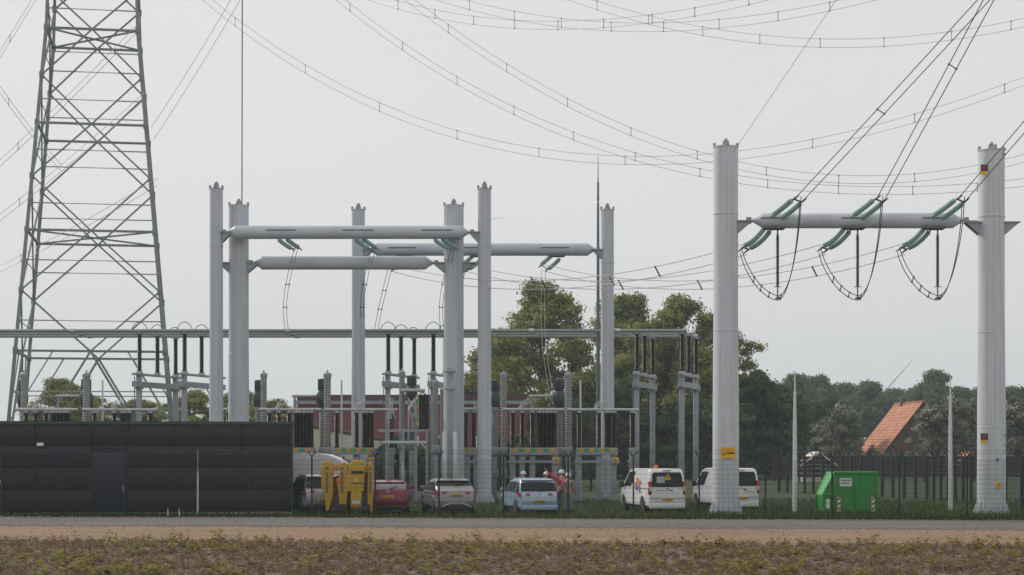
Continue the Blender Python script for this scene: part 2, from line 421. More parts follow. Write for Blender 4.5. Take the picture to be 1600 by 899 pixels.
# grass: verge and yard
GRASS = leaf_mats('grass_blade', [(0.055,0.090,0.025),(0.08,0.115,0.035),(0.15,0.16,0.065),(0.042,0.07,0.022)])
m = MB()
def blade(x, y, z, h):
    an = rnd.uniform(0, PI); w = rnd.uniform(.012,.03); lx, ly = rnd.uniform(-.4,.4)*h, rnd.uniform(-.4,.4)*h
    m.cur = rnd.choice((0,0,1,1,2,3))
    c, s_ = math.cos(an)*w, math.sin(an)*w
    m.add([(x-c,y-s_,z),(x+c,y+s_,z),(x+lx*.5+c*.6,y+ly*.5+s_*.6,z+h*.65),(x+lx,y+ly,z+h),(x+lx*.5-c*.6,y+ly*.5-s_*.6,z+h*.65)], [(0,1,2,3,4)])
for k in range(30000):
    t = rnd.random()**1.7
    y = 72.0 + 28*t; x = rnd.uniform(-1,1)*(y*0.30+1)
    yy = y-0.1*x
    if x < -9.3 and y > 75.0: continue
    hmax = 0.34 if (x > 6 or rnd.random() < 0.2) else 0.2
    blade(x, yy, 0.0, rnd.uniform(0.08, hmax))
for k in range(9000):          # ragged fringe at the road edge
    x = rnd.uniform(-24, 24); blade(x, 71.55+abs(rnd.gauss(0,.5))-0.1*x, 0.0, rnd.uniform(0.04, 0.22 if x > 5 else 0.12))
o = link('grass', m.mesh('grass', smooth=False, fix=False), m=GRASS); o['kind'] = 'stuff'
tag(o, 'rough green grass along the fence and in the yard', 'grass')

# ------------------------------------------------------------------ near mesh fence
def fence_top(m, x, y, z, dx=1.0, dy=-0.1):
    for s_ in (-1, 1): m.bar((x,y,z), (x+dx*.16*s_, y+dy*.16*s_-0.10*s_*0, z+.26), .035)
fen = thing('mesh_fence', 'dark wire mesh security fence with forked post tops along the road', 'fence', (0, 72.3, 0))
post_m = MB(); post_m.box((-.03,-.03,-.2),(.03,.03,2.5)); 
for s_ in (-1,1): post_m.bar((0,0,2.48),(.17*s_,-.02*s_,2.74),.04)
post_me = post_m.mesh('post'); post_me.materials.append(M_FENCE)
SP = 2.63
pm = MB()
for k in range(53): 
    x = -SP/2+0.03+k*(SP-0.06)/52; pm.bar((x,0,.06),(x,0,2.36),.0055)
for k in range(13): pm.bar((-SP/2+.03,.008,.08+k*.19),(SP/2-.03,.008,.08+k*.19),.009)
pan_me = pm.mesh('mesh_panel', smooth=False, fix=False); pan_me.materials.append(M_MESHW)
wire_m = MB()
for s_ in (-1,1):
    for q in (0.55, 1.0):
        pts = [(-SP/2, 0, 2.48+.26*q), (0, 0, 2.47+.26*q), (SP/2, 0, 2.48+.26*q)]
        wire_m.poly([(p[0]+.17*s_*q, p[1]-.02*s_, p[2]) for p in pts], .006, 3)
wire_me = wire_m.mesh('barbed_wire', smooth=False); wire_me.materials.append(M_MESHW)
X0 = 10.17
ang = math.atan(-0.1)
for k in range(-14, 7):
    x = X0 + k*SP
    link('post', post_me, fen, (x, -0.1*x, 0), ang)
    if k < 6:
        xm = x + SP/2
        o = link('mesh_panel', pan_me, fen, (xm, -0.1*xm, 0), ang); o['kind'] = 'stuff'
        o = link('barbed_wire', wire_me, fen, (xm, -0.1*xm, 0), ang); o['kind'] = 'stuff'
# side and rear fence of the yard
fen2 = thing('mesh_fence', 'dark forked-top fence running back behind the green container', 'fence', (24, 83, 0))
def fence_run(a, b, sp, base, par, top=2.72):
    a = Vector(a); b = Vector(b); n = max(1, round((b-a).length/sp)); d = (b-a)/n; an = math.atan2(d.y, d.x)
    L = d.length
    q = MB()
    for k in range(int(L/0.1)): q.bar((k*.1+.05,0,.06),(k*.1+.05,0,2.2),.006)
    for k in range(6): q.bar((0,.008,.1+k*.42),(L,.008,.1+k*.42),.014)
    me = q.mesh('mesh_panel', smooth=False, fix=False); me.materials.append(M_MESHW)
    for k in range(n+1):
        p = a + d*k - base
        link('post', post2_me, par, (p.x, p.y, 0), an + (PI/2 if abs(d.y) > abs(d.x)*1.2 else 0) )
        if k < n:
            o = link('mesh_panel', me, par, (p.x, p.y, 0), an); o['kind'] = 'stuff'
q = MB(); q.box((-.075,-.075,-.2),(.075,.075,2.42))
for s_ in (-1,1): q.bar((0,0,2.4),(.21*s_,0,2.72),.05)
post2_me = q.mesh('post'); post2_me.materials.append(M_FENCE)
b2 = Vector((24, 83, 0))
fence_run((24.1,70.2,0), (23.9,86,0), 2.6, b2, fen2)
fence_run((23.9,86,0), (23.6,101,0), 1.5, b2, fen2)
fence_run((23.6,101,0), (18.2,121,0), 1.35, b2, fen2)
fence_run((18.2,121,0), (-20,126,0), 3.2, b2, fen2)

# ------------------------------------------------------------------ big steel columns and beams
def gussets(par, r, z0, h, n, out, m_):
    for k in range(n):
        q = MB(); q.prism([(r-.02, z0), (r+out, z0), (r+out, z0+.05), (r, z0+h)], -.012, .012, 'y')
        link('stiffener', q.mesh('stiffener', False), par, (0,0,0), 2*PI*(k+.3)/n, m_)
def sign_part(par, name, x, y, z, w, h, m_, marks=(), th=.012, label=None):
    q = MB(); q.box((x-w/2, y-th, z-h/2), (x+w/2, y, z+h/2)); s_ = obj(name, q, m_, par, smooth=False)
    for (mn, mk, mm) in marks: obj(mn, mk, mm, s_, smooth=False)
    if label: s_['label'] = label
    return s_
def flat(poly, y, th=.004):     # thin print: polygon in x,z at depth y
    q = MB(); q.prism(poly, y-th, y, 'y'); return q
def column(px, Y, h, d_top, d_bot, m_, label, brk=None, brk_z=None, fat=True, group=None):
    t = thing('steel_column', label, 'column', (GX(px, Y), Y, 0), 0, group)
    rt, rb = d_top/2, d_bot/2
    q = MB(); q.lathe([(rb, .05), (rb*.985, h*.3), (rt, h*.55), (rt, h)], 40); obj('shaft', q, m_, t)
    q = MB(); q.lathe([(rt+.012, h*.815), (rt+.016, h*.816), (rt+.016, h*.819), (rt+.012, h*.82)], 40); obj('weld_seam', q, m_, t)
    for fz in (.24, .5):
        rz_ = rb*.985 if fz < .3 else rt+(rb*.985-rt)*.2
        q = MB(); q.lathe([(rz_+.004, h*fz-.02), (rz_+.012, h*fz-.01), (rz_+.012, h*fz+.01), (rz_+.004, h*fz+.02)], 40); obj('weld_seam', q, m_, t)
    q = MB(); q.lathe([(rb+.22, -.1), (rb+.22, .08), (rb, .081)], 32); obj('base_flange', q, M_CONC, t)
    gussets(t, rb, .08, .55 if fat else .5, 18 if fat else 12, .17, m_)
    q = MB(); q.lathe([(rt+.02, h-.06), (rt+.02, h), (rt*.4, h+.02)], 32); obj('top_cap', q, m_, t)
    for k in range(4):
        a = PI/4 + k*PI/2 - .75
        q = MB(); q.cbox((math.cos(a)*rt*.93, math.sin(a)*rt*.93, h+.06), (.12,.12,.2), .01); obj('lug', q, M_STEEL, t)
    q = MB(); q.prism([(-.17,h),(.17,h),(.11,h+.26),(-.11,h+.26)], -.03, .03, 'y'); q.lathe([(.09,h+.24),(.09,h+.3),(.05,h+.36)], 10, (0,0,0)); obj('lifting_eye', q, M_STEEL, t)
    if brk:
        for s_ in brk:
            q = MB()
            L = 0.62 if fat else .5
            q.box((min(s_*rt*.7, s_*(rt+L)), -.30, brk_z-.03), (max(s_*rt*.7, s_*(rt+L)), .30, brk_z+.02))
            pr = [(s_*rt*.9, brk_z-.03), (s_*(rt+L*.9), brk_z-.03), (s_*(rt+L*.8), brk_z-.10), (s_*rt*.95, brk_z-.55)]
            q.prism(pr, -.22, -.19, 'y'); q.prism(pr, .19, .22, 'y')
            obj('bracket', q, M_STEEL, t, smooth=False)
    return t
YA = 76.0
colA = column(1134, YA, 15.75, 1.05, 1.13, M_COL, 'thick pale grey steel column with yellow warning board beside the white vans', (1,), GZ(346, YA))
colB = column(1549, YA, 15.6, 1.11, 1.20, M_COL, 'thick pale grey steel column with purple and yellow plates beside the green container', (-1, 1), GZ(348, YA))
def txt_bar(x0, x1, z, y, h=.05): return flat([(x0,z-h/2),(x1,z-h/2),(x1,z+h/2),(x0,z+h/2)], y)
# yellow warning board on column A: triangle symbol and bars of text
zs = GZ(707.5, YA); yb = -.62
q = MB(); q.bar((-.2,-.5,zs),(-.2,-.62,zs),.04); q.bar((.2,-.5,zs),(.2,-.62,zs),.04); obj('sign_bracket', q, M_STEEL, colA)
sign_part(colA, 'warning_board', .02, yb, zs, .62, .48, M_YSIGN, [
    ('symbol', flat([(-.24,zs-.12),(-.06,zs-.12),(-.15,zs+.05)], yb-.012), M_BLK),
    ('symbol_inner', flat([(-.205,zs-.10),(-.095,zs-.10),(-.15,zs+.01)], yb-.0165), M_YSIGN),
    ('text_line', txt_bar(-.03,.28,zs-.02,yb-.012,.07), M_BLK),
    ('text_line', txt_bar(-.2,.2,zs+.15,yb-.012,.03), M_ORANGE)], label='yellow warning board with black triangle and line of text')
for zp, big in ((268, 1), (685, 1)):
    z = GZ(zp, YA); x = -.46
    q = MB(); q.bar((x,-.3,z),(x,-.58,z),.05); obj('sign_bracket', q, M_STEEL, colB)
    F_ = [(x-.06,z-.10),(x-.02,z-.10),(x-.02,z+.0),(x+.06,z+.0),(x+.06,z+.03),(x-.02,z+.03),(x-.02,z+.10),(x+.09,z+.10),(x+.09,z+.14),(x-.06,z+.14)]
    sign_part(colB, 'letter_plate', x, -.58, z+.06, .3, .28, M_PURP, [('letter', flat(F_, -.592), mat('dull_red_letter',(0.34,0.10,0.13)))], label='dark purple plate with a letter above a yellow strip')
    sign_part(colB, 'yellow_plate', x, -.58, z-.16, .3, .13, M_YSIGN)
z = GZ(758, YA); x = .16
q = MB(); q.prism([(x+.15*math.cos(a), z+.15*math.sin(a)) for a in [k*PI/3+PI/6 for k in range(6)]], -.63, -.61, 'y'); w = obj('hazard_plate', q, M_YSIGN, colB, smooth=False)
obj('symbol', flat([(x-.02,z-.07),(x+.04,z-.02),(x,z-.01),(x+.03,z+.08),(x-.04,z+.0),(x,z+.0)], -.632), M_BLK, w, smooth=False)
q = MB(); q.cbox((.1,-.6,GZ(718,YA)),(.09,.08,.12)); obj('junction_box', q, M_STEELD, colB)
for zp in (236, 243, 680, 694):
    q = MB(); q.cbox((.44,-.38,GZ(zp,YA)),(.18,.1,.05)); obj('step_bolt', q, M_STEEL, colB)

YC, YN, YD = 94.0, 93.0, 101.0
ZL, ZHi = 12.7, 14.2
colC = column(709, YC, 15.75, 1.05, 1.12, M_COL2, 'thick grey column with flared bracket behind the dark red car', (-1, 1), GZ(411, YC))
colCb= column(373, YC, 15.75, 1.05, 1.12, M_COL2, 'thick grey column rising behind the dark flat roofed building', (-1, 1), GZ(411, YC))
colN = column(757, YN, 16.5, .69, .74, M_COL2, 'slim tall grey column between the grey and the light blue car', (-1,), ZHi, False)
colNb= column(338, YN, 16.5, .69, .74, M_COL2, 'slim tall grey column behind the dark flat roofed building', (1,), ZHi, False)
colD = column(949, YD, 16.5, .74, .80, M_COL2, 'slim tall grey column beside a thin lightning rod', (-1,), ZHi, False)
colDb= column(560, YD, 16.5, .74, .80, M_COL2, 'slim tall grey column behind the yellow machine', (1,), ZHi, False)

def beam(px0, px1, Y, z, d, label, cone=.42):
    x0, x1 = GX(px0, Y), GX(px1, Y); t = thing('gantry_beam', label, 'beam', (x0, Y, z))
    L = x1-x0; r = d/2
    q = MB(); q.lathe([(.07,0),(r*.75,cone*.75),(r,cone),(r,L-cone),(r*.75,L-cone*.75),(.07,L)], 28, (0,0,0), (1,0,0)); obj('tube', q, M_BEAM, t)
    for s_, xx in ((-1,0),(1,L)):
        q = MB(); q.tube((xx-s_*.05,0,0),(xx+s_*.28,0,0),.045,n=8); q.lathe([(.09,-.14),(.09,.14)],10,(xx+s_*.16,0,0),(0,0,1)); q.lathe([(.12,-.03),(.12,.03)],10,(xx+s_*.16,0,.1),(0,0,1)); obj('pin_coupling', q, M_STEEL, t)
        q = MB(); q.box((min(xx,xx+s_*.65),-.04,-.02),(max(xx,xx+s_*.65),.04,.01)); obj('coupling_plate', q, M_STEEL, t)
    return t
bA = beam(1176, 1504, YA, GZ(345, YA), .66, 'pale grey tube beam between the two thick columns with signs')
b1 = beam(355, 733, YN, ZHi, .70, 'grey tube beam ending at the slim column next to the grey car')
b2_ = beam(577, 930, YD, ZHi+.02, .72, 'grey tube beam ending at the slim column with the lightning rod')
b3 = beam(397, 677, YC, GZ(411, YC), .72, 'grey tube beam with pointed end at the thick bracketed column')
def plates(b, x, y, z0, w):     # attachment plate under a beam
    q = MB(); q.box((x-w/2, y-.42, z0), (x+w/2, y+.42, z0+.05)); obj('attachment_plate', q, M_STEELD, b, smooth=False)

# ------------------------------------------------------------------ insulators
def shed_prof(L, rc, rs_, n, cap=.1):
    pr = [(rc*1.25, 0), (rc*1.25, cap)]
    st = (L-2*cap)/n
    for k in range(n):
        z = cap+k*st
        pr += [(rc, z+.02*st), (rs_, z+.45*st), (rs_*.98, z+.55*st), (rc, z+.9*st)]
    pr += [(rc*1.25, L-cap), (rc*1.25, L)]
    return pr
INS_CACHE = {}
def ins_mesh(L, rc, rs_, n, m_, seg=12):
    key = (round(L,2), rc, rs_, n, m_.name)
    if key not in INS_CACHE:
        q = MB(); q.lathe(shed_prof(L, rc, rs_, n), seg); me = q.mesh('insulator'); me.materials.append(m_); INS_CACHE[key] = me
    return INS_CACHE[key]
def string_set(p0, p1, label, group, side=None, sag=.12, sep=.42):
    """pair of glass disc strings from p0 on the beam to p1 at the conductor clamp"""
    p0 = Vector(p0); p1 = Vector(p1)
    t = thing('insulator_string', label, 'insulator', p0, 0, group)
    d = p1-p0; sd = Vector((1,0,0)) if side is None else Vector(side)
    sd = (sd - d.normalized()*sd.dot(d.normalized())).normalized()
    n = 15
    for s_ in (-1, 1):
        off = sd*(s_*sep/2)
        q = MB(); m0 = 22
        pts = [d*(.10+.78*k/m0) + off - Vector((0,0,sag))*math.sin(PI*(k/m0)) for k in range(m0+1)]
        PP = []; RR = []
        for k in range(m0):
            a, b = pts[k], pts[k+1]
            for f, r in ((0.02,.05),(.25,.105),(.6,.115),(.95,.05)): PP.append(a.lerp(b,f)); RR.append(r)
        q.poly(PP, RR, 10); obj('glass_string', q, M_GLASS, t)
        q = MB(); q.poly([off*.9, pts[0]], .03, 6); q.poly([pts[-1], d*.95+off*.8], .03, 6); obj('link', q, M_STEELD, t)
    q = MB(); q.bar(d*.95-sd*(sep*.55), d*.95+sd*(sep*.55), .07, .05)
    for s_ in (-1,1): q.tube(d*.95+sd*(s_*sep*.45), d+sd*(s_*sep*.45)+d.normalized()*.22, .055, .03, 8)
    obj('yoke', q, M_STEELD, t)
    return t

def parab(a, b, sag, n=24):
    a = Vector(a); b = Vector(b)
    return [a.lerp(b, k/n) - Vector((0,0,4*sag*(k/n)*(1-k/n))) for k in range(n+1)]
def bundle_thing(name, label, group, wires, r, m_, spacers=(), cat='wire', sm=None, sr=.02):
    """wires: lists of points; spacers: (index fraction) rungs between first two wires"""
    base = Vector(wires[0][0]); t = thing(name, label, cat, base, 0, group)
    for w_ in wires:
        q = MB(); q.poly([Vector(p)-base for p in w_], r, 5); obj('conductor', q, m_, t)
    for f in spacers:
        i = min(len(wires[0])-1, int(f*(len(wires[0])-1))); a = Vector(wires[0][i])-base; b = Vector(wires[1][min(i,len(wires[1])-1)])-base
        q = MB(); q.bar(a, b, sr*1.6); q.cbox(a, (.07,.07,.07)); q.cbox(b, (.07,.07,.07)); obj('spacer', q, sm or m_, t)
    return t

# beam A-B : three phases
zb = GZ(345, YA)
ends_low = []; ends_up = []
for k, xc in enumerate((1215, 1340, 1465)):
    which = ('by the board column', 'at mid beam', 'by the purple plates')[k]
    X = GX(xc, YA)
    xl = X - bA.location.x
    plates(bA, xl-.15, 0, -.36, .9); 
    q = MB(); q.box((xl-.75, -.345, .05), (xl+.1, -.30, .10)); obj('attachment_plate', q, M_STEELD, bA, smooth=False)
    p0 = Vector((X-.35, YA+.05, zb-.33)); p1 = p0 + Vector((-.95, .85, -.80))
    string_set(p0, p1, 'green glass strings hanging below the pale beam, '+which, None, (1,.6,0), .10)
    ends_low.append(p1)
    u0 = Vector((X-.15, YA-.33, zb+.05)); u1 = u0 + Vector((.85, -1.0, .66))
    string_set(u0, u1, 'green glass strings rising over the pale beam, '+which, None, (1,.25,0), .02, .5)
    ends_up.append(u1)
    t = thing('jumper_insulator', 'dark rod insulator hanging straight down from the pale beam, '+which, 'insulator', (X, YA, zb-.33))
    q = MB(); q.tube((0,0,.05),(0,0,-.3),.035,n=8); q.tube((0,0,-2.45),(0,0,-2.95),.03,n=8); q.tube((-.16,0,-2.5),(.16,0,-2.5),.018,n=6); q.cbox((0,0,-2.98),(.12,.5,.08)); obj('fitting', q, M_STEELD, t)
    o = link('insulator', ins_mesh(2.2,.045,.078,26,M_INSG if k==9 else mat('grey_green_composite',(0.06,0.08,0.085),.4,0,.15,5)), t, (0,0,-2.48))
    # jumper loop: twin conductor from the lower string through the rod foot to the upper string
    foot = Vector((X, YA, zb-.33-2.98))
    ws = []
    for s_ in (-1, 1):
        o1 = Vector((0, .2*s_, -.10*s_))
        a = p1 + Vector((-.15, .1, 0)) + o1; b = u1 + Vector((.05,-.05,0)) + o1; f = foot + o1*0.8
        c1 = a.lerp(f, .55) + Vector((-.12, 0, -.45)); c2 = b.lerp(f, .6) + Vector((.42, 0, -.55))
        def bez(p, q1, q2, r_, n=12): return [p*(1-u)**3 + q1*(3*u*(1-u)**2) + q2*(3*u*u*(1-u)) + r_*u**3 for u in [i/n for i in range(n+1)]]
        pts = bez(a, a+Vector((.15,0,-.8)), f+Vector((-.75,0,.12)), f) + bez(f, f+Vector((.55,0,-.02)), b+Vector((-.05,0,-1.7)), b)[1:]
        ws.append(pts)
    bundle_thing('jumper_wire', 'looping twin jumper wire under the pale beam, '+which, None, ws, .02, M_WIRED, (.25,.37,.45,.55), sr=.022)

# conductors rising from beam A-B towards the near right
tops = [P(1650,-128,62), P(1585,-80,62), P(1790,-30,62)]
for k in range(3):
    ws = []
    for s_ in (-1, 1):
        off = Vector((.16*s_, .12*s_, -.06*s_)); a = ends_up[k] + off; b = tops[k] + off*1.1
        ws.append(parab(a, b + (b-a)*.8, .1, 40))
    bundle_thing('overhead_line', ('dark twin conductor climbing from the strings next to the board column', 'dark twin conductor climbing from the middle strings of the pale beam', 'dark twin conductor climbing past the column with purple plates')[k],
                 None, ws, .019, M_WIRED, (.2, .47) if k == 0 else ((.34,) if k == 1 else (.3,)), sr=.018)
# earth wire from top of column A
a = Vector((colA.location.x+.33, YA-.3, 15.55)); b = P(1305, 0, 66)
bundle_thing('earth_wire', 'thin grey earth wire rising from the top of the board column', None, [parab(a, b+(b-a)*.6, .05, 16)], .010, M_WIRE)
bundle_thing('earth_wire', 'thin pale wire from the slim column head to the board column head', None, [parab(Vector((colN.location.x+.3, YN, 14.9)), Vector((colA.location.x-.3, YA+.2, 14.9)), .35, 20)], .010, M_WIREL)
# span from beam A-B back to the far beam : light twin conductors
ZBUS = GZ(521, 105)
far_px = (612, 728, 850)
far_ends = []
for k in range(3):
    xq = GX(far_px[k]+20, YD); z0 = ZHi-.36
    p0 = Vector((xq, YD, z0)); p1 = p0 + Vector((-.75, -.9, -.75)) if k else p0 + Vector((-.75,-.9,-.75))
    which = ('above the yellow machine', 'by the thick bracketed column', 'near the lightning rod')[k]
    plates(b2_, xq-b2_.location.x, 0, -.40, .9)
    q = MB(); q.box((xq-b2_.location.x-.9, -.385, .04), (xq-b2_.location.x+.7, -.345, .10)); obj('attachment_plate', q, M_STEELD, b2_, smooth=False)
    string_set(p0, p1, 'pair of glass strings under the far grey beam '+which, None, (1,.3,0), .02, .5)
    far_ends.append(p1)
    ws = []
    for s_ in (-1, 1):
        off = Vector((.12*s_, .12*s_, -.2*s_))
        ws.append(parab(ends_low[k]+off, p1+off, 1.25, 30))
    bundle_thing('overhead_line', 'pale twin conductor slung low to the far beam, ending '+which, None, ws, .019, M_WIREL, (.22,.5,.78), sm=M_WIRED, sr=.03)
    # dropper to the switchgear
    b = (Vector((GX(588,103), 103.0, ZBUS+.1)), Vector((GX(706,103), 103.0, ZBUS+.1)), P(863,620,100))[k]
    ws = []
    for s_ in (-1,1):
        off = Vector((.10*s_,0,0)); a = p1+off; e = Vector(b)+off
        ws.append([a.lerp(e,u) + Vector((-.25*math.sin(PI*u)*(1 if k else .5),0,-.35*math.sin(PI*u))) for u in [i/14 for i in range(15)]])
    bundle_thing('dropper_wire', 'twin dropper wire hanging to the switchgear from the strings '+which, None, ws, .016, M_WIREL if k == 2 else M_WIRED, (.3,.6), sr=.02)
# near grey beam: strings facing away
for k, pxs in enumerate((683, 560, 440)):
    xq = GX(pxs, YN); p0 = Vector((xq, YN, ZHi-.33)); p1 = p0 + Vector((.85, -.8, -.62))
    which = ('ending beside the slim column', 'half way along it', 'above the dark building')[k]
    q = MB(); q.box((xq-b1.location.x-.8, -.375, .06), (xq-b1.location.x+.8, -.335, .11)); obj('attachment_plate', q, M_STEELD, b1, smooth=False)
    string_set(p0, p1, 'pair of glass strings below the near grey beam, '+which, None, (1,.5,0), .02, .5)
    e = Vector((GX(pxs+8,103), 103.0, ZBUS+.1))
    ws = []
    for s_ in (-1,1):
        off = Vector((.09*s_,0,0))
        ws.append([p1.lerp(e,u)+off + Vector((-.3*math.sin(PI*u),0,-.3*math.sin(PI*u))) for u in [i/14 for i in range(15)]])
    bundle_thing('dropper_wire', 'twin dropper wire from the near grey beam, '+which, None, ws, .015, M_WIRED, (.4,.7), sr=.02)

# ------------------------------------------------------------------ overhead bundles across the sky
def px_curve(pts, Ya, Yb, ext=(.25,.25), n=60):
    A = P(*pts[0], Ya); B = P(*pts[-1], Yb)
    T, Z = [], []
    for (px, py) in pts:
        k = (px-CX)/F; t = (k*A.y-A.x)/((B.x-A.x)-k*(B.y-A.y)); Y = A.y+t*(B.y-A.y)
        T.append(t); Z.append(CH+(HZ-py)*Y/F)
    co = np.polyfit(T, Z, 2 if len(pts) < 6 else 3)
    return [Vector((A.x+t*(B.x-A.x), A.y+t*(B.y-A.y), float(np.polyval(co, t)))) for t in np.linspace(-ext[0], 1+ext[1], n)]
def z6(*p): return [(580+x/3.077, y/3.077) for x, y in p]
def z7(*p): return [(1080+x/3.077, y/3.077) for x, y in p]
SK = [
 (z6((110,0),(328,52),(740,100),(1000,100),(1340,72),(1600,30)), 40),
 (z6((450,0),(740,62),(1000,98),(1250,112))+z7((0,105),(265,78),(720,0)), 42),
 (z6((1060,0),(1340,72),(1590,130))+z7((160,150),(600,188),(900,185),(1200,155),(1600,90)), 41),
 (z6((210,0),(387,130),(773,385),(1224,602),(1590,728))+z7((233,780),(560,838),(900,845),(1370,792),(1600,745)), 38),
 (z6((0,95),(33,120),(398,366),(836,582),(1318,740))+z7((0,805),(400,872),(800,900),(1200,890)), 37),
 (z6((0,480),(84,510),(532,660),(1038,740),(1300,755),(1570,745))+z7((233,727),(614,662),(930,590),(1330,467),(1600,372)), 40),
]
for i, (pts, dy) in enumerate(SK):
    lo = [(x, y+dy/3.077) for x, y in pts]
    e = (.5 if i not in (3, 4) else .12, .35)
    ws = [px_curve(pts, 112, 92, e, 80), px_curve(lo, 112, 92, e, 80)]
    bundle_thing('overhead_line', ('twin grey conductor with rung spacers crossing the sky high over the switchyard' if i < 3 else 'twin grey conductor with rung spacers sagging across the sky past the thick column tops'),
                 'high twin conductors crossing the sky' if i < 3 else 'sagging twin conductors crossing the sky', ws, .013, M_WIRE, [0.06+.075*k for k in range(12)], sr=.022)
# thin lines around the pylon
for k, (p, q_, Y0, Y1) in enumerate([((0,75),(70,-40),112,112), ((0,130),(60,210),112,112), ((0,245),(130,120),112,108), ((0,330),(140,215),112,108), ((300,95),(365,-12),112,112), ((318,90),(380,-12),112,112),((0,410),(150,330),112,108)]):
    a = P(*p, Y0); b = P(*q_, Y1); d = b-a
    ws = [parab(a-d*(.98 if k == 4 else 1.25 if k == 5 else .6)+Vector((0,0,dz)), b+d*.6+Vector((0,0,dz)), .25, 16) for dz in (0, -.42)]
    if k in (4, 5): ws = ws[:1]
    bundle_thing('overhead_line', 'slanting grey line wire strung from the green lattice pylon', 'slanting wires at the lattice pylon', ws, .017, M_WIRE, (.4,) if len(ws) > 1 else (), sr=.02)
a = P(378.5, 72, 112)
bundle_thing('hanging_wire', 'single dark wire hanging straight down to the busbar near the lattice pylon', None, [[P(378.5,-150,107.4), P(378.5,0,107.4), P(378,300,107.4), Vector((GX(377,107.4), 107.4, ZBUS+.08))]], .035, M_WIRED)

# ------------------------------------------------------------------ lattice pylon
pyl = thing('lattice_pylon', 'tall green steel lattice pylon behind the dark flat roofed building', 'pylon', (-27.09, 115.3, 0), R(10))
def hw(z): return 5.3 - 0.084*z if z < 29.5 else 2.82 - .03*(z-29.5)
def br(p, q, w, nm='brace', m_=None): 
    b_ = MB(); b_.bar(p, q, w); obj(nm, b_, m_ or M_PYL, pyl, smooth=False)
def corner(i, z): 
    s_ = ((-1,-1),(1,-1),(1,1),(-1,1))[i % 4]; return Vector((s_[0]*hw(z), s_[1]*hw(z), z))
levels = [0, 9.0, 16.6, 23.4, 29.5, 34.5, 39.5, 44]
for i in range(4):
    for z0, z1 in zip(levels[:-1], levels[1:]): br(corner(i,z0), corner(i,z1), .21 if z0 < 29 else .18, 'leg')
    q = MB(); q.cbox((corner(i,0).x, corner(i,0).y, 0.0), (1.0,1.0,.7), .03); obj('footing', q, M_CONC, pyl)
    for li, (z0, z1) in enumerate(zip(levels[:-1], levels[1:])):
        a0, b0 = corner(i,z0), corner(i+1,z0); a1, b1_ = corner(i,z1), corner(i+1,z1)
        zm = (z0+z1)/2; am, bm_ = corner(i,zm), corner(i+1,zm)
        c0, c1 = (a0+b0)/2, (a1+b1_)/2
        br(a1, b1_, .14, 'horizontal')
        if li == 0:
            br(a0, c1, .13); br(b0, c1, .13); br(am, a1.lerp(c1,.5), .08, m_=M_PYLD); br(bm_, b1_.lerp(c1,.5), .08, m_=M_PYLD); br(am, a0.lerp(c1,.5), .08, m_=M_PYLD); br(bm_, b0.lerp(c1,.5), .08, m_=M_PYLD)
            br(corner(i,z1*.72), corner(i+1,z1*.72), .07, m_=M_PYLD)
        else:
            br(c1, am, .10); br(c1, bm_, .10); br(am, c0, .10); br(bm_, c0, .10)
            for zz in ((z0+zm)/2, (zm+z1)/2):
                br(corner(i,zz), corner(i,zz).lerp(corner(i+1,zz), .5 if False else .27), .07, m_=M_PYLD); br(corner(i+1,zz), corner(i+1,zz).lerp(corner(i,zz), .27), .07, m_=M_PYLD)
                br(corner(i,zz), corner(i+1,zz), .045, m_=M_PYLD)
    for z in [(a+b)/2 for a, b in zip(levels[1:-1], levels[2:])]+levels[1:-1]:
        q = MB(); p = corner(i,z); q.cbox(p, (.30,.30,.42), .04); obj('node_plate', q, M_PYL, pyl)
for z in (16.6, 29.5, 39.5): br(corner(0,z), corner(2,z), .1); br(corner(1,z), corner(3,z), .1)
for z, L in ((33.0, 10), (39.0, 13), (44, 9)):
    for s_ in (-1, 1):
        tip = Vector((s_*L, 0, z+.6))
        for y_ in (-1, 1): br(Vector((s_*hw(z), y_*hw(z), z)), tip, .14, 'crossarm'); br(Vector((s_*hw(z+2), y_*hw(z+2), z+2)), tip, .1, 'crossarm')

# lightning rod mast
t = thing('lightning_rod', 'thin green grey lightning rod beside the slim column', 'lightning rod', (GX(934.5,103.5), 103.5, 0))
q = MB(); q.poly([(0,0,0),(0,0,8),(0,0,15),(0,0,GZ(285,103.5))], [.13,.11,.08,.06], 8); obj('mast', q, M_STEELD, t)
q = MB(); q.poly([(0,0,GZ(286,103.5)),(0,0,GZ(240,103.5))], [.035,.012], 6); obj('tip', q, M_STEELD, t)
q = MB(); q.lathe([(.3,-.1),(.3,.06),(.13,.07)],12); obj('base_flange', q, M_STEEL, t)

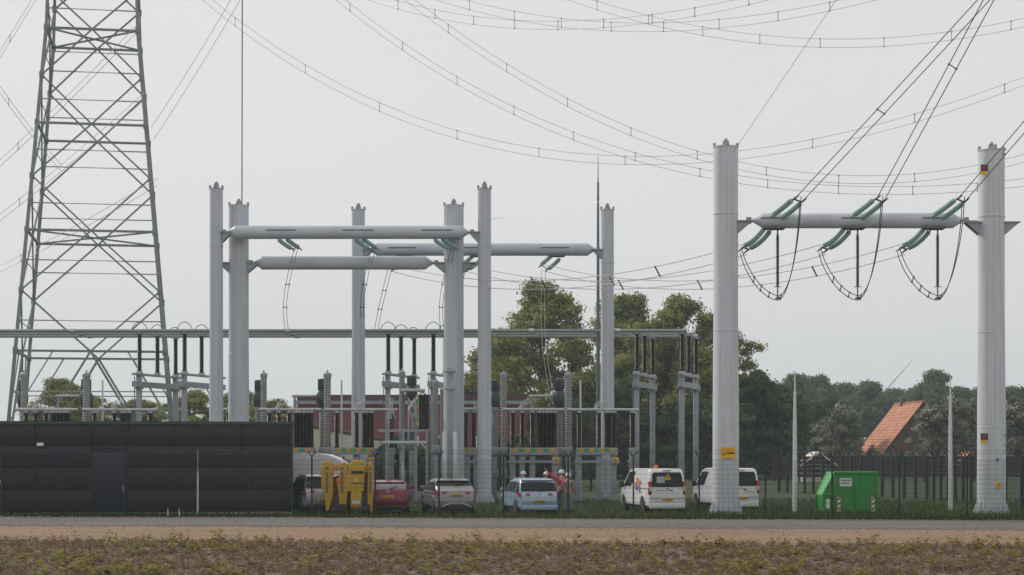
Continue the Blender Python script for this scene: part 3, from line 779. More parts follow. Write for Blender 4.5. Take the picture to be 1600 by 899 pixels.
# ------------------------------------------------------------------ busbars, supports, switchgear in three bays
PER = 13.32
BAYN = ('behind the parked cars', 'behind the yellow machine', 'behind the dark building')
BY = (103.0, 105.2, 107.4)
ZB = GZ(521, 105)
x_end = GX(1097, 105)
for k in range(3):
    xe = x_end - (2-k)*.62*0.9
    t = thing('busbar', ('front', 'middle', 'rear')[k]+' long grey tubular busbar carried on the tall dark insulators', 'busbar', (0, BY[k], ZB))
    q = MB(); q.lathe([(.10,-40),(.11,-39.98),(.11,xe-.02),(.10,xe)], 12, (0,0,0), (1,0,0)); obj('tube', q, M_ALU if k else M_BUSG, t)
    for xx in (-38, -25.5, -13, xe-4, xe-9):
        q = MB(); q.lathe([(.14,-.15),(.14,.15)], 12, (xx,0,0), (1,0,0)); obj('clamp', q, M_ALU, t)
ZI0 = GZ(583, 105)
def support(xc, idx, bay, lab=None):
    lab = lab or BAYN[bay]
    t = thing('busbar_support', ('two legged steel support with three dark insulators, ' + ('first of its pair ' if idx == 0 else 'second of its pair ') + lab), 'support', (xc, 105.2, 0))
    ins = M_INSB if bay == 0 else M_INSG
    pos = [(-.60, BY[0]-105.2), (0, 0), (.66, BY[2]-105.2)]
    for k, (x, y) in enumerate(pos):
        L = ZB-.16-ZI0
        o = link('insulator', ins_mesh(L, .105, .145, 22, ins), t, (x, y, ZI0))
        q = MB(); q.lathe([(.2,L),(.2,L+.04),(.07,L+.05),(.07,L+.12)], 10); 
        for s_ in (-1,1): q.tube((s_*.2,0,L+.02),(s_*.3,0,L+.1),.025,n=5)
        obj('cap', q, M_WHITE, o)
        q = MB(); q.lathe([(.2,ZI0-.10),(.2,ZI0),(.1,ZI0+.01)], 10, (x,y,0)); obj('base_plate', q, M_WHITE, t)
    e0 = Vector((-.78, BY[0]-105.8, 0)); e1 = Vector((.84, BY[2]-104.6, 0))
    q = MB(); q.bar(e0+Vector((0,0,ZI0-.17)), e1+Vector((0,0,ZI0-.17)), .30, .12); obj('top_channel', q, M_STEEL, t, smooth=False)
    q = MB(); q.bar(e0+Vector((0,0,ZI0-.75)), e1+Vector((0,0,ZI0-.75)), .30, .32); obj('crossbeam', q, M_STEEL, t, smooth=False)
    for k, (x, y) in enumerate(((-.62, BY[0]-105.2), (.66, BY[2]-105.2))):
        q = MB(); q.box((x-.15,y-.15,0),(x+.15,y+.15,ZI0-.22), .02); l_ = obj('leg', q, M_STEEL, t)
        q = MB(); q.box((x-.28,y-.28,-.1),(x+.28,y+.28,.05)); obj('foot_plate', q, M_STEEL, l_, smooth=False)
        q = MB(); q.cbox((x,y,ZI0-.98),(.5,.42,.07)); obj('collar', q, M_STEEL, l_, smooth=False)
    q = MB(); q.tube((-.86,BY[0]-105.3,ZI0-.3),(-.86,BY[0]-105.3,0.1),.03,n=5); obj('conduit', q, M_STEELD, t)
    q = MB(); q.bar((.62,1.9,ZI0-.98),(.25,.7,ZI0-.98+.25),.07); q.bar((.4,BY[2]-105.35,ZI0-1.7),(.18,.8,ZI0-.92),.05); obj('knee_brace', q, M_STEEL, t, smooth=False)
    # small rigid jumper arcs above the busbar
    if bay:
        for k in (-1, 0, 1):
            q = MB(); q.poly([(k*.6-.45+.9*u, k*2.2, ZB+.1+.42*math.sin(PI*u)**.7) for u in [i/10 for i in range(11)]], .022, 5); obj('jumper_arc', q, M_WIRED, t)
for bay in range(3):
    for idx, px in enumerate((1007, 1076)):
        xc = GX(px, 105.2) - bay*PER*1.083
        if xc > -38: support(xc, idx, bay)
# left end of busbar must rest on something too (outside the frame)
support(GX(1007,105.2)-3*PER*1.083, 0, 2, 'beyond the lattice pylon')

YS = 97.0
ZF, ZT = GZ(699, YS), GZ(640, YS)
def disconnector(pxs, bay, what, arms, tube_px, legs_px, yel=True, dep=0.0):
    """frame on legs, dark post insulators, white tube with contact arms"""
    Y = YS+dep; sh = -bay*PER
    x0, x1 = GX(pxs[0]-5, Y)+sh, GX(pxs[-1]+5, Y)+sh
    t = thing('disconnector', what+', '+BAYN[bay], 'switchgear', ((x0+x1)/2, Y, 0)); bx = (x0+x1)/2
    for ya_ in (-.16, .5):
        q = MB(); q.box((x0-bx,ya_,ZF-.42),(x1-bx,ya_+.1,ZF-.02)); obj('frame_beam', q, M_STEEL, t, smooth=False)
    q = MB(); q.box((x0-bx,-.06,ZF-.1),(x1-bx,.5,ZF-.05)); obj('frame_deck', q, M_STEELD, t, smooth=False)
    q = MB(); q.box((x0-bx-.1,-.25,ZF-.85),(x1-bx+.1,-.17,ZF-.72)); obj('drive_rod', q, M_STEEL, t, smooth=False)
    for p in pxs:
        x = GX(p, Y)+sh-bx; L = ZT-ZF-.12
        o = link('insulator', ins_mesh(L, .105, .140, 20, M_INSB), t, (x, .2, ZF-.05))
        q = MB(); q.lathe([(.16,L),(.16,L+.05),(.06,L+.06),(.06,L+.13)], 10); obj('cap', q, M_WHITE, o)
    for p in legs_px:
        x = GX(p, Y)+sh-bx
        q = MB(); q.box((x-.16,.05,0),(x+.16,.37,ZF-.42), .02); l_ = obj('leg', q, M_STEEL, t)
        q = MB(); q.box((x-.3,-.1,-.1),(x+.3,.52,.05)); obj('foot_plate', q, M_STEELD, l_, smooth=False)
    q = MB(); q.tube((GX(tube_px[0],Y)+sh-bx,.2,ZT),(GX(tube_px[1],Y)+sh-bx,.2,ZT),.085,n=10); obj('current_tube', q, M_WHITE, t)
    for ap in arms:
        x = GX(ap, Y)+sh-bx; rr = random.Random(int(ap))
        for k in range(7):
            a = rr.uniform(-.75,.75); L = rr.uniform(.25,.62); y_ = rr.uniform(-.1,.5)
            q = MB(); q.poly([(x+rr.uniform(-.3,.3),y_,ZT-.05),(x+math.sin(a)*L*.6,y_+.05,ZT+math.cos(a)*L*.6),(x+math.sin(a+.7)*L,y_,ZT+math.cos(a)*L)], .022, 5); obj('contact_arm', q, M_WHITE, t)
    n = 7; xa, xb = x0-bx+.15, x1-bx-.15
    for k in range(n):
        u = xa+(xb-xa)*k/n
        q = MB(); q.box((u,-.172,ZF-.26),(u+(xb-xa)/n*.96,-.161,ZF-.08)); obj('phase_marker', q, M_GRNM if k % 2 else M_YELM, t, smooth=False)
    if yel:
        x = x1-bx-.12; q = MB(); q.box((x-.19,-.19,ZF-.92),(x+.19,-.173,ZF-.56)); w_ = obj('number_plate', q, M_YSIGN, t, smooth=False)
        q = MB(); q.box((x-.07,-.194,ZF-.82),(x+.07,-.191,ZF-.66)); obj('digit', q, M_BLK, w_, smooth=False)
    return t
def vt(px, bay, py_top, py_bot, w, dep, name, what, head=None, colr=None):
    """grey ribbed instrument transformer on a steel post"""
    Y = YS+dep; sh = -bay*PER; X = GX(px, Y)+sh
    t = thing(name, what+', '+BAYN[bay], 'transformer', (X, Y, 0)); z0, z1 = GZ(py_bot, Y), GZ(py_top, Y)
    r = w*Y/F/2
    link('insulator', ins_mesh(z1-z0, r*.82, r, 26, colr or M_INSGY, 16), t, (0,0,z0))
    q = MB(); q.lathe([(r*1.1,z1-.02),(r*1.1,z1+.12),(r*.6,z1+.2),(r*.2,z1+.22),(r*.2,z1+.34)], 14)
    obj('top_cap', q, M_STEEL, t)
    if head:
        hw_, hz0, hz1 = head
        hr = hw_*Y/F/2; a, b = GZ(hz1, Y), GZ(hz0, Y)
        q = MB(); q.lathe([(hr*.55,a),(hr*.95,a+(b-a)*.25),(hr,a+(b-a)*.45),(hr*.6,a+(b-a)*.62),(hr*.72,a+(b-a)*.66),(hr*.72,b),(hr*.3,b+.05)], 16); obj('head_tank', q, mat('dark_green_tank',(0.045,0.07,0.065),.45,0.1,.15,3), t)
    q = MB(); q.box((-.24,-.24,z0-.42),(.24,.24,z0+.03), .03); obj('base_tank', q, M_STEEL, t)
    q = MB(); q.box((-.13,-.13,0),(.13,.13,z0-.42), .02); l_ = obj('post', q, M_STEEL, t)
    q = MB(); q.box((-.26,-.26,-.1),(.26,.26,.05)); obj('foot_plate', q, M_STEEL, l_, smooth=False)
    q = MB(); q.cbox((.05,-.22,1.5),(.34,.2,.5), .02); obj('terminal_box', q, M_STEEL, l_)
    return t
for bay in range(3):
    disconnector((727, 740), bay, 'short switch frame with two dark post insulators', (743,), (722, 752), (730, 744), False, -.8)
    disconnector((801, 816, 832, 843, 849, 855, 861, 867), bay, 'switch frame with a close row of dark post insulators', (816,), (785, 882), (801, 816, 832, 867))
    disconnector((905, 936, 948, 953, 960), bay, 'switch frame with spread dark insulators and white arms', (936,), (886, 978), (904, 936, 959), True, .4)
    disconnector((988, 989.5), bay, 'single slender switch pole with white tube', (), (974, 998), (988,), False, .9)
    vt(787, bay, 588, 700, 10.5, 1.6, 'voltage_transformer', 'plain grey ribbed transformer column beside a squat tank')
    vt(888, bay, 588, 700, 12, 1.2, 'voltage_transformer', 'plain grey ribbed transformer column beside a dark headed tank')
    vt(874, bay, 640, 700, 12, 3.0, 'current_transformer', 'dark headed transformer tank with horizontal white tube', (22, 593, 640))
    vt(773, bay, 640, 700, 11, 3.2, 'current_transformer', 'dark headed transformer tank next to the slim column line', (18, 595, 640))
    # white tube from head
    Y = YS+3.0; X1 = GX(864, Y)-bay*PER; X0_ = GX(826, Y)-bay*PER
    t = thing('link_tube', 'short white link tube leading to the dark transformer head, '+BAYN[bay], 'busbar', (X0_, Y, 0))
    q = MB(); z = GZ(619,Y); q.tube((0,0,z),(X1-X0_+.2,0,z),.075,n=10); obj('tube', q, M_WHITE, t)
    q = MB(); q.tube((.15,0,0),(.15,0,z),.07,n=8); obj('post', q, M_STEEL, t)
    # slim white rod
    X = GX(907, YS+2)-bay*PER
    t = thing('slim_rod', 'slim white upright rod standing in the switchgear, '+BAYN[bay], 'rod', (X, YS+2, 0))
    q = MB(); q.poly([(0,0,0),(0,0,GZ(594,YS+2))], [.07,.05], 8); obj('rod', q, M_POLE, t); q = MB(); q.lathe([(.18,-.05),(.18,.05),(.07,.06)],10); obj('foot_plate', q, M_STEEL, t)

# extra gear in the open gap behind the red car
vt(643, 0, 630, 690, 13, -1.0, 'current_transformer', 'dark double bulb transformer tank beside a striped marker', (20, 588, 630))
vt(628, 0, 585, 690, 9.5, -.6, 'voltage_transformer', 'slender grey ribbed column left of the striped marker')
vt(681, 0, 600, 697, 9, -1.5, 'voltage_transformer', 'grey ribbed transformer column close to the thick bracketed column')
vt(692, 0, 612, 697, 9, -1.2, 'voltage_transformer', 'shorter grey ribbed transformer column against the thick bracketed column')
Yq = YS-1.8
t = thing('disconnector', 'switch platform with three dark insulators and a yellow green striped marker', 'switchgear', (GX(640,Yq), Yq, 0))
def lx(p): return GX(p, Yq)-GX(640,Yq)
z0 = GZ(671, Yq); z1 = GZ(617, Yq)
for p in (656, 661.5, 667): link('insulator', ins_mesh(z1-z0, .075, .105, 20, M_INSB), t, (lx(p), .1, z0))
for k in range(8):
    q = MB(); a = z0+(z1-z0)*k/8; q.box((lx(649.6),-.05,a),(lx(653),.02,a+(z1-z0)/8*.98)); obj('marker_stripe', q, M_YELM if k % 2 else M_GRNM, t, smooth=False)
q = MB(); q.box((lx(590),-.1,z0-.14),(lx(671),.3,z0)); obj('platform_beam', q, M_STEEL, t, smooth=False)
q = MB(); q.box((lx(598),-.2,GZ(693,Yq)),(lx(668),-.1,GZ(689,Yq))); obj('platform_beam', q, M_ALU, t, smooth=False)
q = MB(); q.tube((lx(626),.1,GZ(610,Yq)),(lx(664),.1,GZ(610,Yq)),.09,n=10); q.tube((lx(657),.1,GZ(611,Yq)),(lx(657),.1,z1-.02),.05,n=8); q.tube((lx(667),.1,z1-.03),(lx(657),.1,GZ(611,Yq)),.05,n=8); obj('current_tube', q, M_WHITE, t)
for p in (604, 630, 650, 667):
    q = MB(); q.box((lx(p)-.07,-.08,0),(lx(p)+.07,.06,z0-.1)); obj('leg', q, M_STEEL, t, smooth=False)
q = MB(); q.bar((lx(667),-.15,GZ(702,Yq)),(lx(657),-.15,GZ(691,Yq)),.06); obj('brace', q, M_ALU, t, smooth=False)
for p in (612, 645):
    for k in range(5):
        rr = random.Random(p*7+k); q = MB(); x = lx(p); q.poly([(x+rr.uniform(-.25,.25),-.1,GZ(655,Yq)),(x+rr.uniform(-.3,.3),-.15,GZ(640,Yq)),(x+rr.uniform(-.3,.3),-.1,GZ(622,Yq))], .026, 5); obj('contact_arm', q, M_WHITE, t)
q = MB(); q.box((lx(612)-.07,0,z0),(lx(612)+.07,.14,GZ(652,Yq))); obj('arm_post', q, M_INSG, t); q = MB(); q.box((lx(645)-.05,.12,z0),(lx(645)+.05,.2,GZ(654,Yq))); obj('arm_post', q, M_STEEL, t)
# steel post by the thick column and other uprights
for p, top, w, yy, nm, lb in ((704, 575, .34, 92.2, 'steel_post', 'stout grey steel post in front of the thick bracketed column'), (694, 675, .2, 91.5, 'steel_post', 'short pale steel post left of the stout grey post'), (711, 675, .2, 91.6, 'steel_post', 'short pale steel post right of the stout grey post'), (629, 722, .06, 88, 'steel_post', 'thin bright rod standing behind the red car')):
    t = thing(nm, lb, 'post', (GX(p,yy), yy, 0)); z = GZ(top, yy)
    q = MB(); q.box((-w/2,-w/2,0),(w/2,w/2,z), .01); obj('upright', q, M_STEEL if w > .3 else M_ALU, t)
    q = MB(); q.box((-w,-w,-.1),(w,w,.05)); obj('foot_plate', q, M_STEEL, t, smooth=False)
    if w > .3:
        for zz in (.2, 1.1):
            q = MB(); q.cbox((0,0,z-zz),(.6,.5,.1)); obj('collar', q, M_STEEL, t)

# ------------------------------------------------------------------ white poles
for px, pt, Y, lb in ((1242, 580, 78.5, 'tapered white pole standing left of the green container'), (1485, 588, 81.5, 'tapered white pole standing right of the green container'), (309, 703, 75.6, 'thin grey white post standing before the dark flat roofed building')):
    t = thing('white_pole', lb, 'pole', (GX(px,Y), Y, 0))
    h = GZ(pt, Y); g_ = 1.0 if h > 4 else .42
    q = MB(); q.poly([(0,0,0),(0,0,.9),(0,0,h*.6),(0,0,h-.9)], [.105*g_,.10*g_,.085*g_,.055*g_], 14); obj('shaft', q, M_POLE, t)
    q = MB(); q.poly([(0,0,h-.92),(0,0,h)], [.035*g_,.02*g_], 8); obj('tip', q, M_POLE, t)
    q = MB(); q.lathe([(.19,-.05),(.19,.04),(.11,.05)], 14); obj('base_flange', q, M_STEEL, t)

# ------------------------------------------------------------------ dark flat roofed building
YBd = 77.0
bx0, bx1 = GX(-70, YBd), GX(455, YBd); bh = GZ(659, YBd)
bld = thing('flat_roof_building', 'low dark anthracite clad building with flat roof and navy door', 'building', (bx1, YBd, 0), R(7.3))
Wb = bx1-bx0
q = MB(); q.box((-Wb+.03,.10,-.1),(-.03,5.0,bh-.06)); obj('core', q, M_TRIM, bld, smooth=False)
door = (GX(150,YBd)-bx1, GX(205,YBd)-bx1); dh = GZ(706,YBd)
cuts = [-Wb, GX(65,YBd)-bx1, door[0], door[1], GX(275,YBd)-bx1, GX(378,YBd)-bx1, 0]
for i in range(len(cuts)-1):
    for k in range(4):
        za, zb_ = .1+k*(bh-.22)/4, .1+(k+1)*(bh-.22)/4
        if i == 2 and za < dh-.05:
            if zb_ < dh+.05: continue
            za = dh+.02
        q = MB(); q.box((cuts[i]+.012,0,za+.004),(cuts[i+1]-.012,.1,zb_-.004), .003); obj('cladding_panel', q, M_CLAD if (i+k) % 3 else M_CLAD2, bld)
for k in range(4):
    za, zb_ = .1+k*(bh-.22)/4, .1+(k+1)*(bh-.22)/4
    q = MB(); q.box((-.03,.11,za+.004),(.07,5.0,zb_-.004), .003); obj('cladding_panel', q, M_CLAD, bld)
q = MB(); q.box((-Wb-.06,-.07,bh-.13),(.14,5.1,bh)); obj('roof_edge', q, M_GREENT, bld, smooth=False)
q = MB(); q.box((.0,-.012,.02),(.085,.1,bh-.135)); obj('corner_trim', q, M_GREENT, bld, smooth=False)
q = MB(); q.box((-Wb,-.02,-.1),(.02,.1,.1)); obj('plinth', q, M_CONC, bld, smooth=False)
q = MB(); q.box((door[0]+.03,.03,.06),(door[1]-.03,.11,dh), .01); d_ = obj('door', q, M_DOOR, bld)
q = MB(); q.tube((door[1]-.2,-.02,.95),(door[1]-.2,-.02,1.25),.02,n=6); q.bar((door[1]-.2,-.02,.97),(door[1]-.2,.04,.97),.03); q.bar((door[1]-.2,-.02,1.23),(door[1]-.2,.04,1.23),.03); obj('handle', q, M_WHITE, d_)
q = MB(); q.box((door[0]-.01,.0,.03),(door[0]+.03,.1,dh+.02)); q.box((door[1]-.03,.0,.03),(door[1]+.01,.1,dh+.02)); obj('door_frame', q, M_TRIM, d_, smooth=False)
x = GX(73,YBd)-bx1; z = GZ(695,YBd); q = MB(); q.box((x-.14,-.14,z-.07),(x+.14,.0,z+.07), .02); obj('wall_lamp', q, M_WSIGN, bld)
xa, xb = GX(88,YBd)-bx1, GX(124,YBd)-bx1; q = MB(); q.box((xa,-.03,GZ(727,YBd)),(xb,.0,GZ(699,YBd)), .01); w_ = obj('vent_grille', q, M_DOOR, bld)
for k in range(8):
    z = GZ(727,YBd)+.06+k*.088; q = MB(); q.bar((xa+.04,-.04,z),(xb-.04,-.04,z),.05,.02); obj('louvre', q, M_TRIM, w_, smooth=False)
x = GX(11,YBd)-bx1; z = GZ(751,YBd)
q = MB(); q.prism([(x-.15,z-.13),(x+.15,z-.13),(x,z+.15)], -.02, -.004, 'y'); w_ = obj('warning_triangle', q, M_YSIGN, bld, smooth=False)
obj('symbol', flat([(x-.015,z-.09),(x+.035,z-.02),(x,z-.01),(x+.02,z+.07),(x-.035,z-.01),(x,z-.015)], -.021), M_BLK, w_, smooth=False)
# small marker posts on the verge before the building
for px in (265, 283):
    Y = 73.7; X = GX(px, Y); Y = 71.9-0.1*X
    t = thing('marker_post', 'small white marker post in the grass before the dark building', 'post', (X, Y, 0), 0, 'small white marker posts')
    q = MB(); q.box((-.022,-.022,-.1),(.022,.022,.36), .005); obj('stake', q, M_POLE, t); q = MB(); q.box((-.026,-.026,.28),(.026,.026,.33)); obj('band', q, M_GREENT, t)

# ------------------------------------------------------------------ vehicles
def offset_poly(poly, r):
    n = len(poly); out = []
    A = sum(poly[i][0]*poly[(i+1)%n][1]-poly[(i+1)%n][0]*poly[i][1] for i in range(n))
    sg = 1 if A > 0 else -1
    for i in range(n):
        p0, p1, p2 = Vector(poly[i-1]), Vector(poly[i]), Vector(poly[(i+1)%n])
        d1 = (p1-p0).normalized(); d2 = (p2-p1).normalized()
        n1 = Vector((-d1.y, d1.x))*sg; n2 = Vector((-d2.y, d2.x))*sg
        b = n1+n2
        if b.length < .2: b = n1
        b.normalize(); k = 1/max(.5, b.dot(n1))
        q_ = p1 + b*(r*k); out.append((q_.x, q_.y))
    return out
def shell(m, poly, wf, r, seg=4):
    """profile polygon (y,z) swept across x with rounded shoulders; wf(y,z) gives the half width"""
    rings = []
    for s_ in (-1, 1):
        rr = []
        for k in range(seg+1):
            a = PI/2*k/seg
            pl = offset_poly(poly, r*(1-math.cos(a)))
            rr.append([(s_*(wf(*poly[i]) - r*(1-math.sin(a))), pl[i][0], pl[i][1]) for i in range(len(poly))])
        rings.append(rr)
    order = rings[0][::-1] + rings[1]
    n = len(poly); V = [p for rg in order for p in rg]; fs = []
    for j in range(len(order)-1):
        for i in range(n): fs.append((j*n+i, j*n+(i+1)%n, (j+1)*n+(i+1)%n, (j+1)*n+i))
    m.add(V, fs)
    b = bmesh.new()
    for rg in (order[0], order[-1]):
        vv = [b.verts.new(p) for p in rg]; f = b.faces.new(vv); bmesh.ops.triangulate(b, faces=[f])
    m.frombm(b)
def arch(yc, zc, r, n=10):
    return [(yc+r*math.cos(a), zc+r*math.sin(a)) for a in [PI*k/n for k in range(n+1)]]
WHEEL = {}
def wheel_mesh(r, w):
    k = (r, w)
    if k not in WHEEL:
        q = MB(); q.lathe([(r*.62,-w/2),(r*.93,-w/2),(r,-w*.3),(r,w*.3),(r*.93,w/2),(r*.62,w/2)], 24, (0,0,0), (1,0,0)); a = q.mesh('tyre'); a.materials.append(M_TYRE)
        q = MB(); q.lathe([(r*.60,-w*.42),(r*.63,-w*.46),(r*.63,w*.46),(r*.60,w*.42)], 20, (0,0,0), (1,0,0))
        for s_ in range(5):
            an = 2*PI*s_/5
            for sx in (-1,1): q.bar((sx*w*.42,0,0),(sx*w*.42,math.cos(an)*r*.6,math.sin(an)*r*.6),.07,.03)
        q.lathe([(r*.14,-w*.47),(r*.14,w*.47)], 10, (0,0,0), (1,0,0)); b = q.mesh('rim'); b.materials.append(M_RIM)
        WHEEL[k] = (a, b)
    return WHEEL[k]
def patch(m, rows, th=.012):
    """curved pane through rows of points (each row left to right), thickened a little along -normal"""
    n = len(rows[0]); V = [p for r_ in rows for p in r_]
    fs = [(j*n+i, j*n+i+1, (j+1)*n+i+1, (j+1)*n+i) for j in range(len(rows)-1) for i in range(n-1)]
    m.add(V, fs)
def car(name, label, px, Y, rot, L, W, H, paint, belt, tail, roof, wheel_r=.32, van=False, glass_z=None, lights='wide', plate_z=.72, lowtrim=M_TRIM, roofm=None, cat='car', glass=None):
    """rear faces -y. tail: list of (y,z) of the rear profile from bumper to belt; roof: list of (y,z) from belt at the rear over the roof to the windscreen foot"""
    t = thing(name, label, cat, (GX(px,Y), Y, 0), rot)
    # centre rear on origin
    fy, ry = L-.85, .78
    hood_z = .86 if not van else 1.02
    low = [tail[0]] + tail[1:] + [(roof[-1][0], belt), (L-.35, hood_z), (L-.06, .62), (L, .42), (L-.08, .24)]
    low += arch(fy, wheel_r, wheel_r+.07)[::1] + arch(ry, wheel_r, wheel_r+.07)[::1]
    low[-22:] = [(y, max(z, .22)) for y, z in low[-22:]]
    def wl(y, z):
        e = min(y, L-y); k = max(0, 1-max(e,0)/.55)
        kz = max(0, .5-z)*.10
        return W/2 - .13*k*k - kz*.6 - max(0, z-.75)*.05
    m = MB(); shell(m, low, wl, .07); obj('body', m, paint, t)
    m = MB(); m.box((-W/2+.12,.12,.2),(W/2-.12,L-.15,.55)); obj('underbody', m, M_TRIM, t, smooth=False)
    wb = wl(1.5, belt); tum = .15 if not van else .13
    def wg(y, z): 
        e = min(y, 9); k = max(0, 1-max(y-roof[0][0],0)/.6)
        return wb - .015 - tum*max(0, (z-belt)/(H-belt)) - .06*k*k
    gh = [(roof[0][0]+.02, belt-.08)] + roof + [(roof[-1][0]-.05, belt-.08)]
    m = MB(); shell(m, gh, wg, .09 if not van else .07); cab = obj('cabin', m, roofm or paint, t)
    # rear window follows the rear profile between two heights
    def prof_y(z):
        for (a, b) in zip(roof[:-1], roof[1:]):
            if a[1] <= z <= b[1] and b[1] > a[1]: return a[0]+(b[0]-a[0])*(z-a[1])/(b[1]-a[1])
        return roof[0][0]
    g0, g1 = glass_z or (belt+.05, H-.13)
    rows = []
    for k in range(6):
        z = g0+(g1-g0)*k/5; y = prof_y(z)
        w_ = wg(y, z)-(.02 if not van else .06) - (.05 if k == 5 or (van and k == 0) else 0)
        rows.append([(x_*w_, y-.012+max(0,abs(x_)-.9)*.3, z) for x_ in (-1,-.92,-.4,0,.4,.92,1)])
    m = MB(); patch(m, rows); rw = obj('rear_window', m, glass or M_GLZ, t)
    m = MB(); m.bar((.02,prof_y(g0)-.035,g0+.02),(.02+W*.2,prof_y(g0+.1)-.03,g0+.12),.025); obj('wiper', m, M_TRIM, rw)
    # side windows
    spans = [(.0,.28),(.31,.62),(.65,.97)] if not van else [(.66,.97)]
    ya = roof[0][0]+.3; yb_ = roof[-1][0]-.15
    def front_y(z):
        for (a, b) in zip(roof[:-1], roof[1:]):
            if b[1] < a[1] and b[1] <= z <= a[1]: return a[0]+(b[0]-a[0])*(z-a[1])/(b[1]-a[1])
        return roof[-1][0]
    za, zb_ = belt+.03, H-.15
    for s_ in (-1, 1):
        for (f0, f1) in spans:
            def pt(f, z):
                lo = prof_y(z)+.28; hi = front_y(z)-.12; y = lo+(hi-lo)*f
                return (s_*(wg(y,z)+.004), y, z)
            m = MB(); patch(m, [[pt(f0+(f1-f0)*i/3, za+(zb_-za)*k/3) for i in range(4)] for k in range(4)]); obj('side_window', m, M_GLZ, t)
        y = roof[-1][0]-.35; x = s_*(wb+.10)
        m = MB(); m.cbox((x,y,belt+.09),(.2,.10,.16 if not van else .26),.03); m.bar((s_*(wb-.05),y,belt+.03),(x,y,belt+.05),.05); obj('mirror', m, M_TRIM if van else paint, t)
        # tail lamps
        ty = lambda z_: next((a_[0]+(b_[0]-a_[0])*(z_-a_[1])/(b_[1]-a_[1]) for a_, b_ in zip(tail[:-1], tail[1:]) if a_[1] <= z_ <= b_[1]), tail[-1][0])
        zt0, zt1 = (belt-.17, belt-.02) if not van else (belt-.32, belt+.28)
        xo = wl(.03, zt0)
        if lights == 'wide':
            m = MB(); V = [(s_*(xo-.38), ty(zt0+.05)-.03, zt0+.05), (s_*(xo-.38), ty(zt1)-.02, zt1-.01), (s_*(xo+.035), ty(zt0)+.02, zt0), (s_*(xo+.03), ty(zt1)+.03, zt1), (s_*(xo+.12), tail[-1][0]+.34, zt0+.06), (s_*(xo+.115), tail[-1][0]+.34, zt1)]
            m.add(V, [(0,1,3,2),(2,3,5,4)]); V2 = [(x_*.9, y_+.08, z_) for x_, y_, z_ in V]; m.add(V2, [(2,3,1,0),(4,5,3,2)]); m.add(V+V2, [(1,7,9,3),(3,9,11,5),(0,2,8,6),(2,4,10,8)])
        else:
            m = MB(); m.box((min(s_*(xo-.12),s_*(xo+.015)), tail[-1][0]-.03, zt0), (max(s_*(xo-.12),s_*(xo+.015)), tail[-1][0]+.18, zt1), .03)
        o = obj('tail_lamp', m, M_TAIL, t)
        if lights != 'wide':
            m = MB(); m.box((min(s_*(xo-.10),s_*(xo)), tail[-1][0]-.036, zt0+.18), (max(s_*(xo-.10),s_*xo), tail[-1][0]-.02, zt0+.36)); obj('reverse_lamp', m, M_TAILC, o)
        for yy in (fy, ry):
            w_ = thing_part('wheel', t, (s_*(W/2-.12), yy, wheel_r))
            a, b = wheel_mesh(wheel_r, .21); link('tyre', a, w_); link('rim', b, w_)
    # bumper, plate, badge, spoiler
    yb0 = min(p[0] for p in tail)
    m = MB(); m.box((-W/2+.14, yb0-.025, .22), (W/2-.14, yb0+.35, .42 if not van else .46), .03); obj('bumper', m, lowtrim, t)
    yp = min(p[0] for p in tail)-.03
    yt = min(tail[i_][0]+(tail[i_+1][0]-tail[i_][0])*(plate_z-.05-tail[i_][1])/(tail[i_+1][1]-tail[i_][1]) for i_ in range(len(tail)-1) if tail[i_][1] <= plate_z <= tail[i_+1][1]+.01)
    m = MB(); m.box((-.26, yt-.045, plate_z-.055), (.26, yt+.1, plate_z+.055), .006); pl = obj('number_plate', m, M_PLATE, t)
    for k in (-.18,-.13,-.05,.0,.05,.13,.18):
        m = MB(); m.box((k-.016, yt-.049, plate_z-.03), (k+.016, yt-.0455, plate_z+.03)); obj('character', m, M_BLK, pl, smooth=False)
    m = MB(); m.lathe([(.06,0),(.06,.015),(.03,.02)], 12, (0, tail[-1][0]-.02, belt-.06), (0,-1,0)); obj('badge', m, M_WHITE, t)
    if not van:
        zr = H-.05; m = MB(); y0 = prof_y(H-.1); w_ = wg(y0, H-.1)-.06
        m.prism([(y0-.10, zr-.06), (y0-.12, zr-.03), (y0+.25, zr+.015), (y0+.25, zr-.05)], -w_, w_); obj('spoiler', m, paint, t)
        m = MB(); m.poly([(0,roof[3][0]+.3,H-.01),(0,roof[3][0]+.12,H+.16)], [.012,.006], 5); obj('aerial', m, M_TRIM, t)
    # windscreen
    (y0,z0_), (y1,z1_) = roof[-2], roof[-1]
    rows = []
    for k in range(4):
        f = .1+.8*k/3; y = y0+(y1-y0)*f; z = z0_+(z1_-z0_)*f; w_ = wg(y,z)-.08
        rows.append([(x_*w_, y+.012, z+.012) for x_ in (-1,-.5,0,.5,1)])
    m = MB(); patch(m, rows); obj('windscreen', m, M_GLZ, t)
    for s_ in (-1,1):
        m = MB(); m.cbox((s_*(W/2-.3), L-.16, .66),(.34,.2,.14),.03); obj('headlamp', m, M_TAILC, t)
    return t
def thing_part(name, parent, loc):
    o = bpy.data.objects.new(name, None); COL.objects.link(o); o.parent = parent; o.location = loc; o.empty_display_size = .1
    return o
def paint(name, c, metal=.35): return mat(name, c, .3, metal, .04, 3.0, coat=.6)
P_BLUE = paint('pale_blue_paint', (0.35, 0.47, 0.60), .3)
P_GREY = paint('silver_grey_paint', (0.27, 0.275, 0.30), .35)
P_RED  = paint('dark_red_paint', (0.22, 0.012, 0.045), .3)
P_SILV = paint('silver_white_paint', (0.42, 0.43, 0.47), .4)
P_WHT  = paint('white_van_paint', (0.72, 0.73, 0.74), 0.0)
hatch_tail = [(.08,.24),(.02,.42),(.0,.62),(.05,.86),(.09,.96)]
